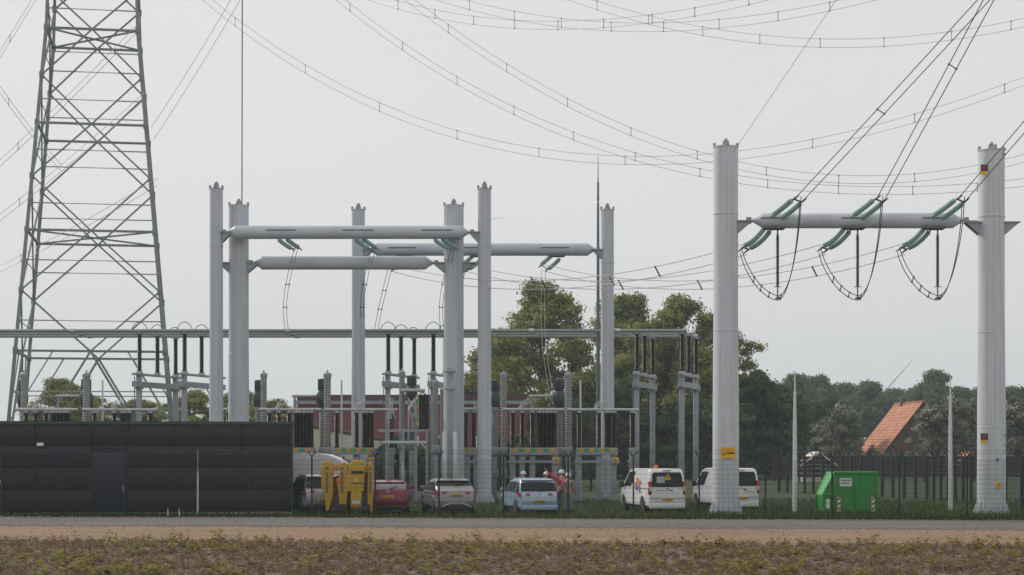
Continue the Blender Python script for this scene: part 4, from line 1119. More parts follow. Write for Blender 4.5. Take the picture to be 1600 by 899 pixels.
hatch_roof = [(.11,.95),(.24,1.18),(.42,1.42),(.62,1.53),(1.1,1.57),(1.8,1.57),(2.3,1.48),(3.1,.98)]
car('hatchback_car', 'light blue hatchback car with pale roof parked by the group in helmets', 843, 75.6, R(13), 4.08, 1.80, 1.57, P_BLUE, .96, hatch_tail, hatch_roof, plate_z=.60, lowtrim=P_BLUE)
chr_tail = [(.10,.24),(.02,.40),(.0,.62),(.04,.90),(.10,1.04)]
chr_roof = [(.12,1.03),(.45,1.20),(.75,1.40),(.95,1.50),(1.4,1.55),(2.0,1.55),(2.5,1.45),(3.2,1.02)]
c2 = car('crossover_car', 'silver grey crossover car with dark bumper beside the slim grey column', 713, 75.6, R(12), 4.36, 1.82, 1.55, P_GREY, 1.04, chr_tail, chr_roof, wheel_r=.34, plate_z=.86, glass_z=(1.24,1.46))
for s_ in (-1,1):
    m = MB(); m.bar((s_*.28,-.05,.50),(s_*.66,-.01,.36),.05); obj('bumper_trim', m, M_ALU, c2)
m = MB(); m.bar((-.33,-.05,.52),(.33,-.05,.52),.045); obj('bumper_trim', m, M_ALU, c2)
pri_tail = [(.10,.24),(.02,.40),(.0,.62),(.03,.90),(.08,1.08)]
pri_roof = [(.10,1.07),(.38,1.20),(.95,1.35),(1.3,1.42),(1.8,1.47),(2.2,1.47),(2.6,1.38),(3.5,.95)]
car('saloon_car', 'dark red car parked between the yellow machine and the grey crossover', 606, 75.7, R(2), 4.54, 1.78, 1.47, P_RED, 1.06, pri_tail, pri_roof, plate_z=.78, glass_z=(1.10,1.40), glass=mat('sky_reflecting_glass',(0.02,0.022,0.022),.12,0,.1,4,spec=.6,coat=.6))
suv_tail = [(.10,.30),(.02,.46),(.0,.70),(.04,.95),(.08,1.06)]
suv_roof = [(.10,1.05),(.22,1.35),(.42,1.62),(.62,1.68),(1.2,1.71),(2.2,1.71),(2.7,1.6),(3.5,1.06)]
car('estate_car', 'silver suv parked between the dark building and the yellow machine', 507, 77.2, R(17), 4.6, 1.84, 1.71, P_SILV, 1.06, suv_tail, suv_roof, wheel_r=.35, plate_z=.62)
van_tail = [(.08,.28),(.02,.45),(.0,.7),(.02,1.0),(.03,1.12)]
van_roof = [(.03,1.11),(.07,1.5),(.14,1.82),(.28,1.93),(.7,1.96),(2.9,1.96),(3.4,1.88),(4.25,1.14)]
v1 = car('van', 'white van with orange roof beacon and yellow triangle on its rear window', 1043, 77.6, R(11.5), 4.8, 1.88, 1.96, P_WHT, 1.13, van_tail, van_roof, wheel_r=.33, van=True, glass_z=(1.16,1.80), lights='tall', plate_z=.62, lowtrim=P_WHT, cat='van')
v2 = car('van', 'white van half hidden by the column with the yellow warning board', 1159, 80.2, R(11.5), 4.8, 1.9, 1.94, P_WHT, 1.13, van_tail, van_roof, wheel_r=.33, van=True, glass_z=(1.16,1.80), lights='tall', plate_z=.62, lowtrim=P_WHT, cat='van')
m = MB(); m.lathe([(.09,1.95),(.09,2.0),(.075,2.09),(.03,2.12)], 12, (-.25,.9,0)); obj('beacon', m, M_ORANGE, v1)
def tri(x, z, s_): return [(x-s_,z-s_*.8),(x+s_,z-s_*.8),(x,z+s_)]
w_ = obj('warning_triangle', flat(tri(.02,1.60,.16), .045, .008), M_YSIGN, v1, smooth=False)
obj('exclamation_mark', flat([(.0,1.53),(.04,1.53),(.035,1.67),(.005,1.67)], .034, .003), M_BLK, w_, smooth=False)
w_ = obj('window_sticker', flat([(-.48,1.34),(-.12,1.34),(-.12,1.62),(-.48,1.62)], .032, .006), mat('pale_sticker',(0.42,0.50,0.45),.5), v1, smooth=False)
def squiggle(v, x0, x1, z, y, mm):
    n = 14; q = MB(); q.poly([(x0+(x1-x0)*k/n, y, z+.035*math.sin(k*2.1)) for k in range(n+1)], .012, 5); obj('script_lettering', q, mm, v)
squiggle(v1, -.55, -.15, 1.02, .0, M_ORANGE); squiggle(v2, .1, .6, .92, -.004, M_ORANGE)
def side_flat(poly, x, th=.006):
    q = MB(); q.prism(poly, x-th, x); return q
for (y, z, s_, mm) in ((1.5,1.42,.20,M_ORANGE),(1.62,1.24,.18,M_RED),(1.55,1.08,.17,M_BLUEP)):
    obj('side_logo', side_flat([(y-s_,z-s_*.45),(y+s_*.6,z-s_*.6),(y+s_,z+s_*.5),(y-s_*.5,z+s_*.6)], -.955 if z < 1.3 else -.925, .02), mm, v1, smooth=False)
for v in (v1, v2):
    m = MB(); m.box((.10,-.012,.98),(.24,.03,1.03), .008); obj('door_handle', m, M_TRIM, v)
    m = MB(); m.bar((-.84,-.002,.66),(.84,-.002,.66),.012); obj('panel_seam', m, M_TRIM, v)
    m = MB(); m.box((-.18,.02,1.86),(.18,.12,1.90), .008); obj('high_brake_lamp', m, M_TAIL, v)
# white round-shouldered covered trailer behind the suv
v3 = thing('covered_trailer', 'white covered trailer with rounded end behind the silver suv', 'trailer', (GX(548,84.0), 84.0, 0), R(-2))
prof = [(-5.0,.75),(0,.75),(0,1.7),(-.10,1.98),(-.32,2.24),(-.62,2.44),(-1.0,2.57),(-1.5,2.63),(-5.0,2.66)]
m = MB(); m.prism(prof, -1.0, 1.0, 'y'); obj('cover', m, mat('white_tarpaulin',(0.62,0.63,0.65),.55,0,.06,1.0), v3)
obj('blue_band', MB().box((-4.9,-1.02,1.02),(-.9,-1.004,1.3)), mat('blue_stripe',(0.04,0.22,0.6),.4), v3, smooth=False)
m = MB(); m.box((-5.0,-.9,.5),(0.05,.9,.72)); obj('chassis', m, M_STEELD, v3, smooth=False)
m = MB(); m.bar((0,0,.6),(1.2,0,.5),.12); m.tube((1.1,0,.5),(1.1,0,0),.05,n=8); obj('drawbar', m, M_STEELD, v3)
for yy in (-2.6,-1.8):
    for sx in (-.85,.85):
        w_ = thing_part('wheel', v3, (yy, sx, .33)); w_.rotation_euler = (0,0,R(90)); a_, b_ = wheel_mesh(.33,.21); link('tyre', a_, w_); link('rim', b_, w_)

# ------------------------------------------------------------------ yellow outrigger machine
Yy = 75.0
t = thing('tracked_lift', 'yellow tracked lift with folded outriggers before the silver suv', 'lift', (GX(555,Yy), Yy, 0))
def yx(p): return GX(p,Yy)-GX(555,Yy)
def yz(p): return GZ(p,Yy)
m = MB(); m.prism([(yx(542),yz(768)),(yx(569),yz(768)),(yx(571),yz(735)),(yx(569),yz(720)),(yx(552),yz(719)),(yx(546),yz(728)),(yx(543),yz(742))], -.25, .9, 'y'); b = bmesh.new(); obj('hood', m, M_YEL, t, smooth=False)
m = MB(); m.box((yx(549),-.31,yz(792)),(yx(566),.8,yz(768)), .03); obj('lower_hood', m, M_YEL, t)
m = MB(); m.box((yx(549.5),-.28,yz(740)),(yx(569),-.24,yz(736))); obj('vent_slot', m, M_TRIM, t, smooth=False)
m = MB(); m.box((yx(551),-.325,yz(787)),(yx(563),-.312,yz(782))); obj('nameplate', m, M_WSIGN, t, smooth=False)
m = MB(); m.box((yx(556),-.27,yz(752)),(yx(560),-.252,yz(748))); obj('nameplate', m, M_WSIGN, t, smooth=False)
m = MB(); m.box((yx(549),-.27,yz(755.5)),(yx(569),-.252,yz(754.5))); obj('panel_seam', m, M_TRIM, t, smooth=False)
for (xa, xb) in ((509, 541), (567, 579)):
    m = MB(); m.prism([(-.35,.02),(1.9,.02),(2.1,.2),(1.9,.5),(-.3,.5),(-.5,.22)], yx(xa+10 if xa < 520 else xa), yx(xb)); obj('track', m, M_TYRE, t)
m = MB(); m.box((yx(512),.15,.45),(yx(578),1.7,.85), .04); obj('chassis', m, M_STEELD, t)
for pts, w, nm in (
    ([(505,722),(512,720),(519,722),(521,745),(521,772),(515,798),(510,799),(508,770),(503,765),(503,735)], .3, 'outrigger'),
    ([(533,724),(540,722),(543,735),(544,768),(541,799),(531,799),(530,770),(527,755),(531,745)], .3, 'outrigger'),
    ([(576,723),(582,722),(583.5,735),(583.5,768),(582,801),(575.5,801),(575,775),(575.5,740)], .3, 'outrigger')):
    m = MB(); m.prism([(yx(a),yz(b_)) for a,b_ in pts], -.12-w/2, .06+w/2, 'y'); o_ = obj(nm, m, M_YEL, t, smooth=False)
    cx_ = (min(p[0] for p in pts)+max(p[0] for p in pts))/2
    m = MB(); m.tube((yx(cx_),-.31,yz(738)),(yx(cx_),-.31,yz(770)),.035,n=8); obj('cylinder', m, M_STEELD, o_)
    m = MB(); m.lathe([(.14,-.04),(.14,.04)],14,(yx(cx_),-.1,.05)); m.tube((yx(cx_),-.1,.05),(yx(cx_),-.1,yz(797)),.04,n=6); obj('foot_pad', m, M_STEELD, o_)
    m = MB(); m.lathe([(.06,-.02),(.06,.02)],10,(yx(cx_),-.29,yz(732)),(0,1,0)); obj('pivot_pin', m, M_STEELD, o_)
m = MB(); m.prism([(yx(519),yz(790)),(yx(578),yz(790)),(yx(578),yz(748)),(yx(573),yz(738)),(yx(524),yz(744)),(yx(519),yz(752))], .25, 1.5, 'y'); obj('engine_block', m, mat('worn_ochre_paint',(0.26,0.15,0.012),.55,0,.25,4), t, smooth=False)
m = MB(); m.bar((yx(512),.12,yz(733)),(yx(545),.2,yz(729)),.2,.22); m.bar((yx(545),.2,yz(733)),(yx(580),.12,yz(733)),.2,.2); obj('cross_arm', m, M_YEL, t, smooth=False)
m = MB(); m.box((yx(527),-.3,yz(755)),(yx(537),.1,yz(747)), .02); obj('control_box', m, M_ORANGE, t)
m = MB(); m.bar((yx(515),.3,.9),(yx(540),.4,yz(745)),.16); m.bar((yx(540),.4,yz(745)),(yx(577),.4,yz(740)),.14); m.bar((yx(577),.4,yz(740)),(yx(579),.0,yz(738)),.14); m.bar((yx(513),.3,.8),(yx(513),.0,yz(760)),.14); obj('lift_arm', m, M_YEL, t, smooth=False)
m = MB(); m.bar((yx(536),.35,.8),(yx(536),.0,yz(765)),.14); m.bar((yx(579),.3,.8),(yx(579),.0,yz(765)),.14); obj('arm_bracket', m, M_STEELD, t, smooth=False)

# ------------------------------------------------------------------ green container
Yc = 76.2
t = thing('waste_container', 'green steel waste container with sloping end and striped corner plates', 'container', (GX(1300,Yc), Yc, 0))
def cxp(p): return GX(p,Yc)-GX(1300,Yc)
zt = GZ(738,Yc); zb0 = .12
front = [(cxp(1289),zb0),(cxp(1372),zb0),(cxp(1372.5),zt),(cxp(1304),zt),(cxp(1286),GZ(770,Yc)),(cxp(1285),GZ(790,Yc))]
m = MB(); m.prism(front, 0, .06, 'y'); obj('front_wall', m, M_SKIP, t, smooth=False)
m = MB(); m.prism(front, 1.75, 1.81, 'y'); obj('rear_wall', m, M_SKIP, t, smooth=False)
m = MB(); m.box((cxp(1370),.06,zb0),(cxp(1372.4),1.75,zt)); obj('end_wall', m, M_SKIP, t, smooth=False)
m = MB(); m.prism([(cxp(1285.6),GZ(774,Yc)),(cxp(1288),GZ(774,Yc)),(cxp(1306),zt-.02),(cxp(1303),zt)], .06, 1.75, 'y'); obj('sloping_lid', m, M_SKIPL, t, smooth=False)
m = MB(); m.prism([(cxp(1286),GZ(774,Yc)),(cxp(1288.5),GZ(774,Yc)),(cxp(1291),zb0),(cxp(1289),zb0)], .06, 1.75, 'y'); obj('lower_end_wall', m, M_SKIP, t, smooth=False)
m = MB(); m.box((cxp(1290),.06,zb0),(cxp(1370),1.75,zb0+.05)); obj('floor_plate', m, M_SKIP, t, smooth=False)
m = MB(); m.box((cxp(1303),-.05,zt-.09),(cxp(1373.5),.09,zt+.03), .015); m.box((cxp(1303),1.73,zt-.09),(cxp(1373.5),1.87,zt+.03), .015); m.box((cxp(1370),.09,zt-.08),(cxp(1373.4),1.73,zt+.02)); obj('top_rail', m, M_SKIP, t)
m = MB(); m.box((cxp(1304),.07,zt-.06),(cxp(1369.5),1.74,zt-.03)); obj('lid', m, M_SKIP, t, smooth=False)
for p in (1304, 1337, 1371):
    m = MB(); m.box((cxp(p)-.05,-.05,zb0),(cxp(p)+.05,.0,zt-.09), .01); obj('rib', m, M_SKIP, t)
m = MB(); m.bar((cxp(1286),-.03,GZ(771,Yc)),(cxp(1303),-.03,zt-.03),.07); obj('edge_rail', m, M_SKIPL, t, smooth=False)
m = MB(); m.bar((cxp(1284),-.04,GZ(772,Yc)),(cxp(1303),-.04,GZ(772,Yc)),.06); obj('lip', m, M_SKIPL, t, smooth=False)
m = MB(); m.box((cxp(1290),-.02,-.1),(cxp(1296),1.8,zb0)); m.box((cxp(1362),-.02,-.1),(cxp(1368),1.8,zb0)); obj('skid', m, M_TRIM, t, smooth=False)
xa, xb, za, zb_ = cxp(1312), cxp(1331), GZ(760,Yc), GZ(747.5,Yc)
m = MB(); m.box((xa,-.03,za),(xb,-.0,zb_)); w_ = obj('label_plate', m, M_WSIGN, t, smooth=False)
for k, (f0, f1) in enumerate(((.08,.92),(.08,.75))):
    z = zb_-.09-.11*k; obj('text_line', flat([(xa+(xb-xa)*f0,z-.03),(xa+(xb-xa)*f1,z-.03),(xa+(xb-xa)*f1,z+.02),(xa+(xb-xa)*f0,z+.02)], -.031), M_STEELD, w_, smooth=False)
for p in (1310.5, 1364):
    xa, xb = cxp(p)-.07, cxp(p)+.07; za, zb_ = GZ(800,Yc), GZ(777,Yc)
    m = MB(); m.box((xa,-.065,za),(xb,-.05 if p == 99 else -.0,zb_)); w_ = obj('striped_plate', m, M_WSIGN, t, smooth=False)
    for k in range(3):
        z = za+.04+k*.21; obj('red_stripe', flat([(xa,z),(xb,z+.10),(xb,z+.20),(xa,z+.10)], -.066), M_RED, w_, smooth=False)
xa = cxp(1293.5); m = MB(); m.box((xa-.07,-.02,GZ(795,Yc)),(xa+.07,0,GZ(780,Yc))); obj('label_plate', m, M_WSIGN, t, smooth=False)

# ------------------------------------------------------------------ people
def skin_obj(name, verts, edges, radii, m_, parent, root=0, sub=2):
    me = bpy.data.meshes.new(name); me.from_pydata(verts, edges, []); me.materials.append(m_)
    o = bpy.data.objects.new(name, me); COL.objects.link(o); o.parent = parent
    mo = o.modifiers.new('Skin', 'SKIN'); mo.use_smooth_shade = True
    sv = me.skin_vertices[0].data if len(me.skin_vertices) else None
    if sv is None:
        b = bmesh.new(); b.from_mesh(me); b.verts.layers.skin.verify(); b.to_mesh(me); b.free(); sv = me.skin_vertices[0].data
    for i, r in enumerate(radii): sv[i].radius = (r, r) if not hasattr(r, '__len__') else r
    for i in range(len(radii)): sv[i].use_root = (i == root)
    ms = o.modifiers.new('Subsurf', 'SUBSURF'); ms.levels = sub; ms.render_levels = sub
    return o
def person(px, Y, rot, h, top, legs, label, arms, helm_m=M_HELM):
    """faces -y before rotation; arms: for each side (elbow, wrist) in local metres at height 1.78"""
    k = h/1.78
    t = thing('person', label, 'person', (GX(px,Y), Y, 0), rot)
    V = [(0,0,.98),(0,.01,1.18),(0,.01,1.38),(0,.0,1.50),(0,-.01,1.60),(0,-.02,1.70)]
    E = [(0,1),(1,2),(2,3),(3,4),(4,5)]; Rr = [(.13,.10),(.135,.10),(.155,.11),(.055,.055),(.078,.092),(.075,.088)]
    TV, TE, TR = list(V[:3])+[(0,0,1.46)], [(0,1),(1,2),(2,3)], [(.155,.125),(.16,.125),(.175,.13),(.075,.075)]
    LV, LE, LR = [(0,0,1.0),(0,0,.93)], [(0,1)], [(.15,.118),(.14,.11)]
    for s_, (el, wr) in zip((-1, 1), arms):
        sh = (s_*.20,0,1.41); i = len(V)
        wv, ev = Vector(wr), Vector(el); d = (wv-ev).normalized(); sidev = d.cross(Vector((0,0,1)) if abs(d.z) < .9 else Vector((0,1,0))).normalized()
        palm = wv + d*.09
        V += [sh, el, wr, tuple(palm)]; E += [(2,i),(i,i+1),(i+1,i+2),(i+2,i+3)]; Rr += [.062,.045,.032,(.038,.02)]
        for f, (o_, L) in enumerate(((-.03,.075),(-.01,.085),(.01,.08),(.03,.065))):
            j = len(V); V += [tuple(palm+sidev*o_+d*.035), tuple(palm+sidev*o_*1.15+d*(L*.6)+Vector((0,-.008,0))), tuple(palm+sidev*o_*1.2+d*L+Vector((0,-.02,0)))]
            E += [(i+3,j),(j,j+1),(j+1,j+2)]; Rr += [.010,.009,.008]
        j = len(V); V += [tuple(wv+d*.04+sidev*(-.045)), tuple(wv+d*.085+sidev*(-.07))]; E += [(i+2,j),(j,j+1)]; Rr += [.011,.009]
        q_ = len(TV); cu = tuple(ev.lerp(wv,.92)); TV += [sh, el, cu]; TE += [(2,q_),(q_,q_+1),(q_+1,q_+2)]; TR += [.082,.064,.05]
        i = len(V); hp, kn, an, to = (s_*.10,0,.92), (s_*.115,-.03,.50), (s_*.12,.02,.09), (s_*.14,-.15,.035)
        V += [hp,kn,an,to]; E += [(0,i),(i,i+1),(i+1,i+2),(i+2,i+3)]; Rr += [.088,.058,.042,.035]
        q_ = len(LV); LV += [hp,kn,(s_*.12,.02,.10)]; LE += [(1,q_),(q_,q_+1),(q_+1,q_+2)]; LR += [.105,.078,.07]
        b_ = MB(); b_.box((s_*.13-.055,-.20,0),(s_*.13+.055,.09,.11), .03); o_ = obj('boot', b_, M_BOOT, t); o_.scale = (k,)*3
    sc = lambda L_: [tuple(c*k for c in v) for v in L_]
    rs_ = lambda L_: [tuple(c*k for c in r) if hasattr(r,'__len__') else r*k for r in L_]
    body = skin_obj('body', sc(V), E, rs_(Rr), M_SKIN, t)
    skin_obj('jacket', sc(TV), TE, rs_(TR), top, t)
    skin_obj('trousers', sc(LV), LE, rs_(LR), legs, t)
    q = MB(); q.lathe([(.115,0),(.118,.03),(.105,.08),(.07,.12),(.0001,.135)], 16, (0,-.015,1.665)); q.lathe([(.15,0),(.15,.012),(.118,.02)], 16, (0,-.03,1.66)); q.bar((0,-.12,1.74),(0,.10,1.76),.03,.06); o_ = obj('helmet', q, helm_m, t); o_.scale = (k,)*3
    q = MB(); q.add([(-.012,-.105,1.63),(.012,-.105,1.63),(0,-.135,1.60),(0,-.10,1.60),(0,-.105,1.66)], [(0,1,2),(0,2,4),(1,4,2),(0,3,1)]); o_ = obj('nose', q, M_SKIN, body); o_.scale = (k,)*3
    for s_ in (-1,1):
        q = MB(); q.lathe([(.004,-.006),(.011,0),(.004,.006)],8,(s_*.032,-.098,1.635),(0,1,0)); o_ = obj('eye', q, M_BLK, body); o_.scale = (k,)*3
        q = MB(); q.lathe([(.01,-.01),(.03,0),(.01,.01)],8,(s_*.085,0,1.62),(1,0,0)); o_ = obj('ear', q, M_SKIN, body); o_.scale = (k,)*3
    q = MB(); q.cbox((0,-.10,1.575),(.045,.01,.012)); o_ = obj('mouth', q, M_RED, body); o_.scale = (k,)*3
    return t
relax = [((-.27,.02,1.13),(-.27,-.08,.90)), ((.27,.02,1.13),(.27,-.08,.90))]
person(817.5, 82.0, R(160), 1.80, M_HIVIS, M_GREYC, 'person in white helmet and yellow top standing alone behind the light blue car', relax)
person(853, 81.6, R(10), 1.78, M_HIVIS, M_GREYC, 'person in white helmet and yellow top close to the pointing person', [((-.28,.0,1.15),(-.12,-.22,1.10)), ((.28,.0,1.15),(.12,-.22,1.12))])
person(877.5, 80.2, R(185), 1.88, M_REDC, M_JEAN, 'person in red jacket and white helmet pointing with a raised arm', [((-.27,.02,1.13),(-.27,-.08,.90)), ((.42,-.04,1.52),(.62,-.10,1.74))])
person(887.5, 78.9, R(170), 1.76, M_PLAID, M_GREYC, 'person in red and grey top with white helmet seen from behind', relax)

# ------------------------------------------------------------------ trees
def leaf_crown(m, blobs, n, size, rr, nm):
    """leaf faces scattered through the volume of overlapping blobs (centre, radii)"""
    wsum = [b[1][0]*b[1][1]*b[1][2] for b in blobs]
    for _ in range(n):
        c, r = rr.choices(blobs, wsum)[0]
        u = Vector((rr.gauss(0,.52), rr.gauss(0,.52), rr.gauss(0,.52)))
        if u.length > 1.7: u *= .6
        p = Vector((c[0]+u.x*r[0], c[1]+u.y*r[1], c[2]+u.z*r[2]))
        s_ = size*rr.uniform(.6, 1.4)
        nrm = (u + Vector((rr.uniform(-1,1), rr.uniform(-1,1), rr.uniform(-.6,1)))*.9).normalized()
        a = nrm.orthogonal().normalized(); a.rotate(Matrix.Rotation(rr.uniform(0,6.3), 3, nrm)); b = nrm.cross(a)
        m.cur = (int(abs(c[0]*7.3+c[2]*5.1+c[1]*3.7)) % nm) if rr.random() < .65 else rr.randrange(nm)
        m.add([p-a*s_*.5, p+b*s_*.32-a*s_*.05+nrm*s_*.08, p+a*s_*.5, p-b*s_*.32-a*s_*.05+nrm*s_*.08], [(0,1,2,3)])
    m.cur = 0
def tree_meshes(seed, h, w, leaves, n, size, lobes, bottom=.22, trunk_r=.3, widest=.42, top_w=.25):
    """crown of many small leaf clumps filling an uneven envelope; limbs lead to the clumps"""
    rr = random.Random(seed)
    ph = [rr.uniform(0, 6.3) for _ in range(6)]
    def env(f, a):
        base = (math.sin(PI/2*min(1, (f+.10)/(widest+.10))))**.8 if f < widest else top_w*(1-((f-widest)/(1-widest))**3)+(1-top_w)*math.cos(PI/2*(f-widest)/(1-widest))**.7
        return base*(1 + .16*math.sin(2*a+ph[0]+4*f) + .13*math.sin(3*a+ph[1]-6*f) + .04*math.sin(9*f+ph[2]))
    blobs = []
    for k in range(lobes):
        f = rr.random()**.85; a = rr.uniform(0, 2*PI)
        d = w/2*env(f, a)*math.sqrt(rr.uniform(.02, 1))*.88
        r = w*rr.uniform(.042,.088)
        z = h*(bottom + (1-bottom)*f*(.955+.045*math.sin(3*a+ph[3])))
        blobs.append(((math.cos(a)*d, math.sin(a)*d, min(z, h-r*.7)), (r*1.1, r*1.1, r*rr.uniform(.6,.85))))
    m = MB(); leaf_crown(m, blobs, n, size, rr, len(leaves)); cm = m.mesh('crown', smooth=False, fix=False)
    for q in leaves: cm.materials.append(q)
    m = MB(); m.poly([(0,0,-.2),(rr.uniform(-.2,.2),0,h*.25),(rr.uniform(-.4,.4),.2,h*.55),(rr.uniform(-.5,.5),.1,h*.85)], [trunk_r*1.3,trunk_r,trunk_r*.6,trunk_r*.15], 8)
    for (c, r) in blobs[:40]:
        z0 = max(h*.12, c[2]*.62); m.poly([(0,0,z0), (c[0]*.5,c[1]*.5,(z0+c[2])*.52), c], [trunk_r*.30,trunk_r*.18,trunk_r*.05], 4)
    tm = m.mesh('trunk'); tm.materials.append(M_BARK)
    return cm, tm
L_OAK = leaf_mats('oak_leaf', [(0.19,0.22,0.055),(0.27,0.285,0.07),(0.11,0.15,0.045),(0.36,0.34,0.10)], .6)
L_DRK = leaf_mats('dark_leaf', [(0.085,0.12,0.05),(0.13,0.165,0.06),(0.062,0.095,0.05)], .65)
L_WIL = leaf_mats('willow_leaf', [(0.24,0.255,0.18),(0.42,0.43,0.34),(0.15,0.17,0.10),(0.10,0.13,0.07)], .6)
L_FAR = leaf_mats('far_leaf', [(0.125,0.165,0.085),(0.17,0.21,0.10),(0.10,0.135,0.07)], .7)
def put_tree(nm, meshes, px, Y, label, rz=0, s=(1,1,1), group=None):
    t = thing(nm, label, 'tree', (GX(px,Y), Y, 0), rz, group); t.scale = s
    link('crown', meshes[0], t); link('trunk', meshes[1], t)
    return t
big1 = tree_meshes(11, 20.4, 14.0, L_OAK, 30000, .36, 175, .10, .42, .50, .25)
big2 = tree_meshes(23, 19.6, 12.3, L_OAK, 28000, .36, 155, .08, .40, .48, .25)
mid1 = tree_meshes(31, 12.0, 10.5, L_DRK, 20000, .36, 160, .02, .3, .46, .35)
mid2 = tree_meshes(37, 13.0, 9.5, L_DRK, 20000, .36, 150, .02, .3, .44, .3)
wil1 = tree_meshes(41, 9.0, 7.2, L_WIL, 17000, .30, 130, .0, .25, .38, .2)
far1 = tree_meshes(47, 16.0, 14.0, L_FAR, 17000, .52, 170, .02, .3, .5, .45)
far2 = tree_meshes(53, 15.0, 13.0, L_FAR, 17000, .52, 160, .02, .3, .46, .35)
put_tree('broadleaf_tree', big1, 848, 185, 'big rounded green tree behind the slim columns', .3)
put_tree('broadleaf_tree', big2, 1058, 188, 'big green tree between the lightning rod and the board column', 1.2)
put_tree('broadleaf_tree', big2, 1122, 196, 'green tree with stray boughs showing behind the board column', 4.0, (.95,.95,.92))
put_tree('broadleaf_tree', big1, 978, 200, 'green tree filling the gap between the two big ones', 2.1, (1.0,1.0,1.0))
put_tree('broadleaf_tree', big1, 782, 198, 'green tree partly hidden by the slim column', 5.1, (.8,.8,.80))
put_tree('broadleaf_tree', big2, 1012, 192, 'olive green tree behind the first insulator support', 2.9, (.85,.85,.86))
put_tree('broadleaf_tree', mid1, 738, 200, 'small green tree at the edge of the brick house', .5, (.62,.62,.95))
DK = [(900,178,.55,.65,'mid1'),(960,182,.9,.72,'mid2'),(1010,180,.8,.6,'mid1'),(1075,182,.9,.66,'mid2'),(1140,180,1.0,.75,'mid1'),(1178,182,1.0,.86,'mid2'),(1212,188,.95,.84,'mid1'),(840,192,.8,.55,'mid2'),(790,196,.7,.5,'mid1')]
DK += [(1000,190,1.0,1.0,'mid1'),(1045,192,1.0,.95,'mid2'),(930,196,.9,.95,'mid1')]
DKL = ['low dark tree behind the transformer with the link tube', 'low dark tree beside the slim column with the lightning rod', 'low dark tree behind the first insulator support', 'low dark tree behind the second insulator support',
       'low dark tree directly behind the board column', 'tall dark tree just past the board column', 'dark tree beside the white pole left of the container', 'low dark tree behind the close row of insulators', 'low dark tree at the end of the brick building', 'broad dark tree between the two insulator supports', 'broad dark tree under the second big tree', 'dark tree filling in behind the lightning rod']
for i, (px, Y, sx, sz, k) in enumerate(DK):
    put_tree('shrub_tree', globals()[k], px, Y, DKL[i], i*1.3, (sx,sx,sz), 'dark low trees under the big trees')
for i, (px, Y, sx, sz, k) in enumerate([(1245,330,1.0,1.08,'far1'),(1280,340,1.1,1.16,'far2'),(1318,360,1.2,1.05,'far1'),(1358,345,1.1,1.10,'far2'),(1398,370,1.2,1.0,'far1'),(1432,360,1.0,1.05,'far2'),(1460,335,.95,1.14,'far1'),(1500,345,1.1,1.02,'far2'),(1540,350,1.1,.98,'far1'),(1582,340,1.1,1.02,'far2'),(1625,350,1.2,1.0,'far1'),(1225,350,1.0,.95,'far2')]):
    put_tree('far_tree', globals()[k], px, Y, 'hazy far tree in the row behind the orange farm roof', i*1.7, (sx,sx,sz), 'far trees behind the farm')
put_tree('willow_tree', wil1, 1362, 219, 'thin silvery sapling in front of the orange roof', .7, (.32,.32,.40))
for i, (px, Y, sx, sz) in enumerate([(1318,217,.85,1.0),(1292,222,.8,.8),(1462,212,1.0,1.0),(1495,214,.95,1.1),(1520,220,1.0,.98),(1586,214,1.1,1.04),(1618,218,1.0,1.0)]):
    lb = ('pale silvery tree covering the low edge of the orange roof', 'lower silvery tree beside the small orange outbuilding', 'silvery tree hiding the gable of the orange roofed house', 'taller silvery tree behind the white pole right of the container', 'silvery tree between a white pole and the purple plated column',
          'pale silvery tree beyond the column with purple plates', 'pale silvery tree beyond the column with purple plates')[i]
    put_tree('willow_tree', wil1, px, Y, lb, i*2.2, (sx,sx,sz), 'silvery trees by the farm' if i < 5 else 'silvery trees past the column')
for i, (px, Y, sx, sz) in enumerate([(1272,228,.8,.72),(1300,236,.9,.8),(1255,250,.9,.8),(1550,235,.9,.75)]):
    put_tree('shrub_tree', mid2, px, Y, ('dark tree behind the small cream shed', 'dark tree between the cream shed and the silvery trees', 'dark tree beside the white pole and the cream shed', 'dark tree behind the column with purple plates')[i], i*2.9, (sx,sx,sz), 'dark trees in the farm hedge')
for i, (px, Y, sx, sz) in enumerate([(95,190,.7,.72),(140,200,.8,.66),(215,205,.8,.6),(300,200,.8,.7),(370,205,.8,.66),(430,200,.8,.62),(60,230,.6,.55),(490,215,.8,.66)]):
    put_tree('broadleaf_tree', (big2 if i % 2 else big1), px, Y, 'green tree seen past the pylon above the dark building roof', i*2.3, (sx,sx,sz*.72), 'trees beyond the dark building')

# ------------------------------------------------------------------ farm, brick house, rails, turbine
Yh = 230.0
hx = GX(1443, Yh)
t = thing('farmhouse', 'old farmhouse with big orange tiled roof among silvery trees', 'house', (hx, Yh, 0), R(4))
zr, ze, hwid, Lh = GZ(628,Yh), 1.9, 5.9, 13.0
m = MB(); m.prism([(-hwid+.5,0),(hwid-.5,0),(hwid-.5,ze+.5),(0,zr-.35),(-hwid+.5,ze+.5)], .4, Lh-.4, 'y'); obj('wall', m, M_BRICKD, t, smooth=False)
rf = thing_part('roof', t, (0,0,0))
for s_ in (-1, 1):
    nrow = 18
    for k in range(nrow):
        f0, f1 = k/nrow, (k+1)/nrow
        xa, za = s_*hwid*(1-f0), ze+(zr-ze)*f0; xb, zb_ = s_*hwid*(1-f1)*1.0, ze+(zr-ze)*f1
        m = MB(); m.prism([(xa,za-.02),(xa,za+.14),(xb,zb_+.06),(xb,zb_-.02)], 0, Lh, 'y'); obj('tile_course', m, M_ROOF, rf, smooth=False)
